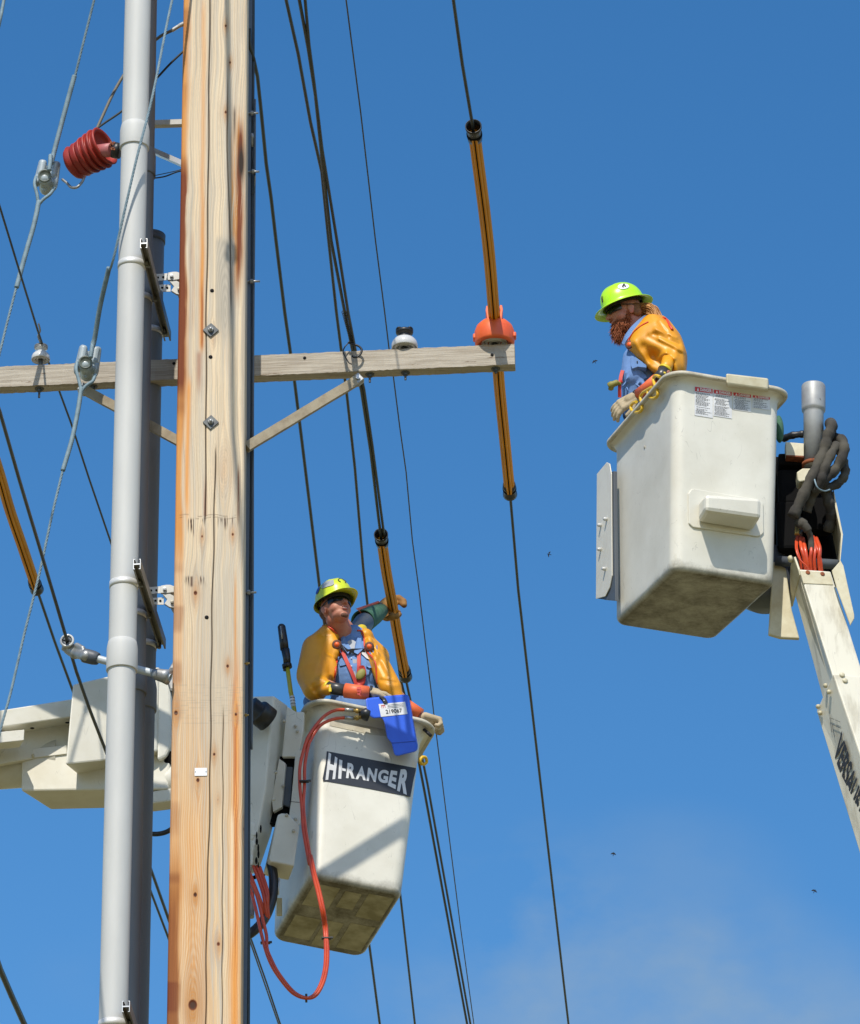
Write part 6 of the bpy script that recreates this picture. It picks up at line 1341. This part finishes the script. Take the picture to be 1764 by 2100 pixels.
seg(pr_, [(1310, 808, 23.210), (1306, 812, 23.220)], .034, 'glove_buckle', m_strap)
# harness on the chest side
part('harness_strap', MB().sweep([(-.010, -.003), (.010, -.003), (.010, .003), (-.010, .003)], crv([U(1277, 760, 23.240), U(1273, 775, 23.230), U(1271, 795, 23.230), U(1271, 815, 23.250)], 5), (0, -1, .2)), m_harn, pr_)
part('lanyard', MB().tube(crv([U(1273, 788, 23.220), U(1266, 785, 23.210), U(1255, 789, 23.210), (U(1249, 793, 23.220))], 4), [.010]*4+[.018]*4+[.022]*4+[.012], 10).ell(U(1253, 797, 23.220), (.016, .012, .012)), m_olive, pr_)
part('red_webbing', MB().tube([U(1275, 782, 23.220), U(1266, 788, 23.215)], [.012, .007], 8), m_harn, pr_)
# hat, glasses, hair, beard
h2_, Tt2 = helmet(pr_, H2+M2 @ Vector((0, -.004, .030)), M2 @ Matrix.Rotation(R(-6), 3, 'X'), True, m_hat2, 1.0)
glasses(pr_, T2)
hatpatch(Tt2, -6, 26, 38, 66, 'hat_sticker', m_decal, h2_, True, 1.012) if False else None
side = 1 if (M2 @ Vector((1, 0, 0))).y < 0 else -1
a0 = 0 if side == 1 else 180
hatpatch(Tt2, a0-17, a0+17, 17, 42, 'hat_sticker', m_decal, h2_, True, 1.010)
fig = MB(); 
for a, q, r_ in ((4, 34, .0065), (1, 30, .005), (-3, 29, .004), (4, 26, .005), (-3, 25, .004)): fig.ell(hatsurf(Tt2, a0+a, q)+(hatsurf(Tt2, a0+a, q)-Tt2((0, 0, 0))).normalized()*.002, (r_, .004, r_))
part('sticker_figure', fig, m_ink, h2_); hatpatch(Tt2, a0+76*side-4, a0+76*side+4, 8, 30, 'side_emblem', m_ink, h2_, True, 1.011)
hr = MB(); hr.ell(T2((0, -.034, .0)), (.079, .080, .060), M2).ell(T2((0, -.070, -.028)), (.060, .036, .040), M2).ell(T2((side*.066, -.050, -.030)), (.014, .03, .03), M2); part('hair', hr.blob(.005, 2), m_hair, pr_)
pt = MB()
rnd = random.Random(2)
for i in range(170):
    o_ = Vector((rnd.gauss(0, .009), rnd.gauss(0, .016), rnd.gauss(0, .010))); pt.tube(crv([U(1306, 634, 23.33)+o_*.8, U(1322, 632, 23.31)+o_*1.1, U(1338, 638, 23.28)+o_*1.4, U(1345, 650, 23.26)+o_*1.4, U(1346, 666, 23.26)+o_], 3), [.003]*4+[.0036]*4+[.0033]*3+[.002]*2, 4)
part('ponytail', pt, m_tail, pr_)
be = MB(); be.ell(T2((0, .062, -.082)), (.042, .034, .034), M2).ell(T2((0, .045, -.070)), (.056, .044, .030), M2).ell(T2((0, .070, -.118)), (.032, .028, .045), M2).ell(T2((side*.05, .012, -.040)), (.014, .016, .034), M2)
bb = be.blob(.006, 3); be2 = MB().add(bb.v, bb.f, True)
for i in range(2200):
    v = Vector(rnd.choice(bb.v)); l = M2.inverted() @ (v-H2)
    if l.z > -.045 and rnd.random() < .6: continue
    d = (v-(H2+M2 @ Vector((0, .045, -.07)))).normalized()*.35+Vector((-.12, 0, -1)); d.normalize(); ln_ = rnd.uniform(.016, .05)*(1.0 if l.z < -.07 else .35)
    j = Vector((rnd.gauss(0, .004), rnd.gauss(0, .004), rnd.gauss(0, .003))); be2.tube([v-d*.006, v+d*ln_*.5+j, v+d*ln_+j*2], [.0017, .0013, .0003], 4, False)
part('beard', be2, m_beard, pr_)
part('moustache', MB().ell(T2((0, .094, -.042)), (.024, .010, .008), M2), m_beard, pr_)

# ================================================================== birds
for i, (x, y, s_, an_, lab) in enumerate(((1220, 742, 1.1, .5, 'tiny dark bird left of the bearded man'), (1127, 1137, 1.2, 1.3, 'tiny dark bird high between the hose and the right bucket'), (1258, 1752, .9, -.2, 'tiny dark bird low in the sky, left of the lettered boom'), (1670, 1828, 1.0, -.4, 'tiny dark bird at the lower right'))):
    P = U(x, y, 160); w = .10*s_; c, s2 = math.cos(an_), math.sin(an_); ax_ = Vector((c, 0, s2)); ay = Vector((-s2, 0, c)); F_ = Vector((0, .3, 0))
    mb = MB(); mb.caps(P-ay*.07, P+ay*.06, .010, .018).ell(P+ay*.075, (.014,)*3)
    for q in (-1, 1): mb.hexa([P+ay*.03, P+ax_*q*w*.5+ay*.05+Vector((0, 0, .02)), P+ax_*q*w*1.15-ay*.01, P+ax_*q*w*.5-ay*.005], [p+Vector((0, .012, 0)) for p in (P+ay*.03, P+ax_*q*w*.5+ay*.05+Vector((0, 0, .02)), P+ax_*q*w*1.15-ay*.01, P+ax_*q*w*.5-ay*.005)])
    single('bird', mb, m_bird, P, lab, 'bird', 'birds in the sky')
# span guy above the frame (its shadow falls down the pole's face)
b = MB(); P_ = []
def shp(y, t): return pface(466 if y < 600 else 466+(y-600)*.045, y)-ldir*t
pt0, pt1 = shp(-40, 1.5), shp(900, 3.3)
d = (pt1-pt0); P_ = [Vector((PXc-.05, PY-.17, 17.7)), pt0, pt1, pt1+Vector((-.6, -6, .5)), pt1+Vector((-1.4, -15, 1.6))]; b.tube(P_, .014, 8)
sg_ = empty('guy_wire', P_[1], 'overhead guy strand out of frame above the pole, casting the thin shadow', 'guy wire', 'blue-grey guy strands left of the pipes')
part('strand', b, m_guy, sg_)
t_ = (530+40)/(940.); S_p = pt0+d*t_
sb_, _ = spool(S_p, .5, 0); part('spool_insulator', sb_, m_spool, sg_)
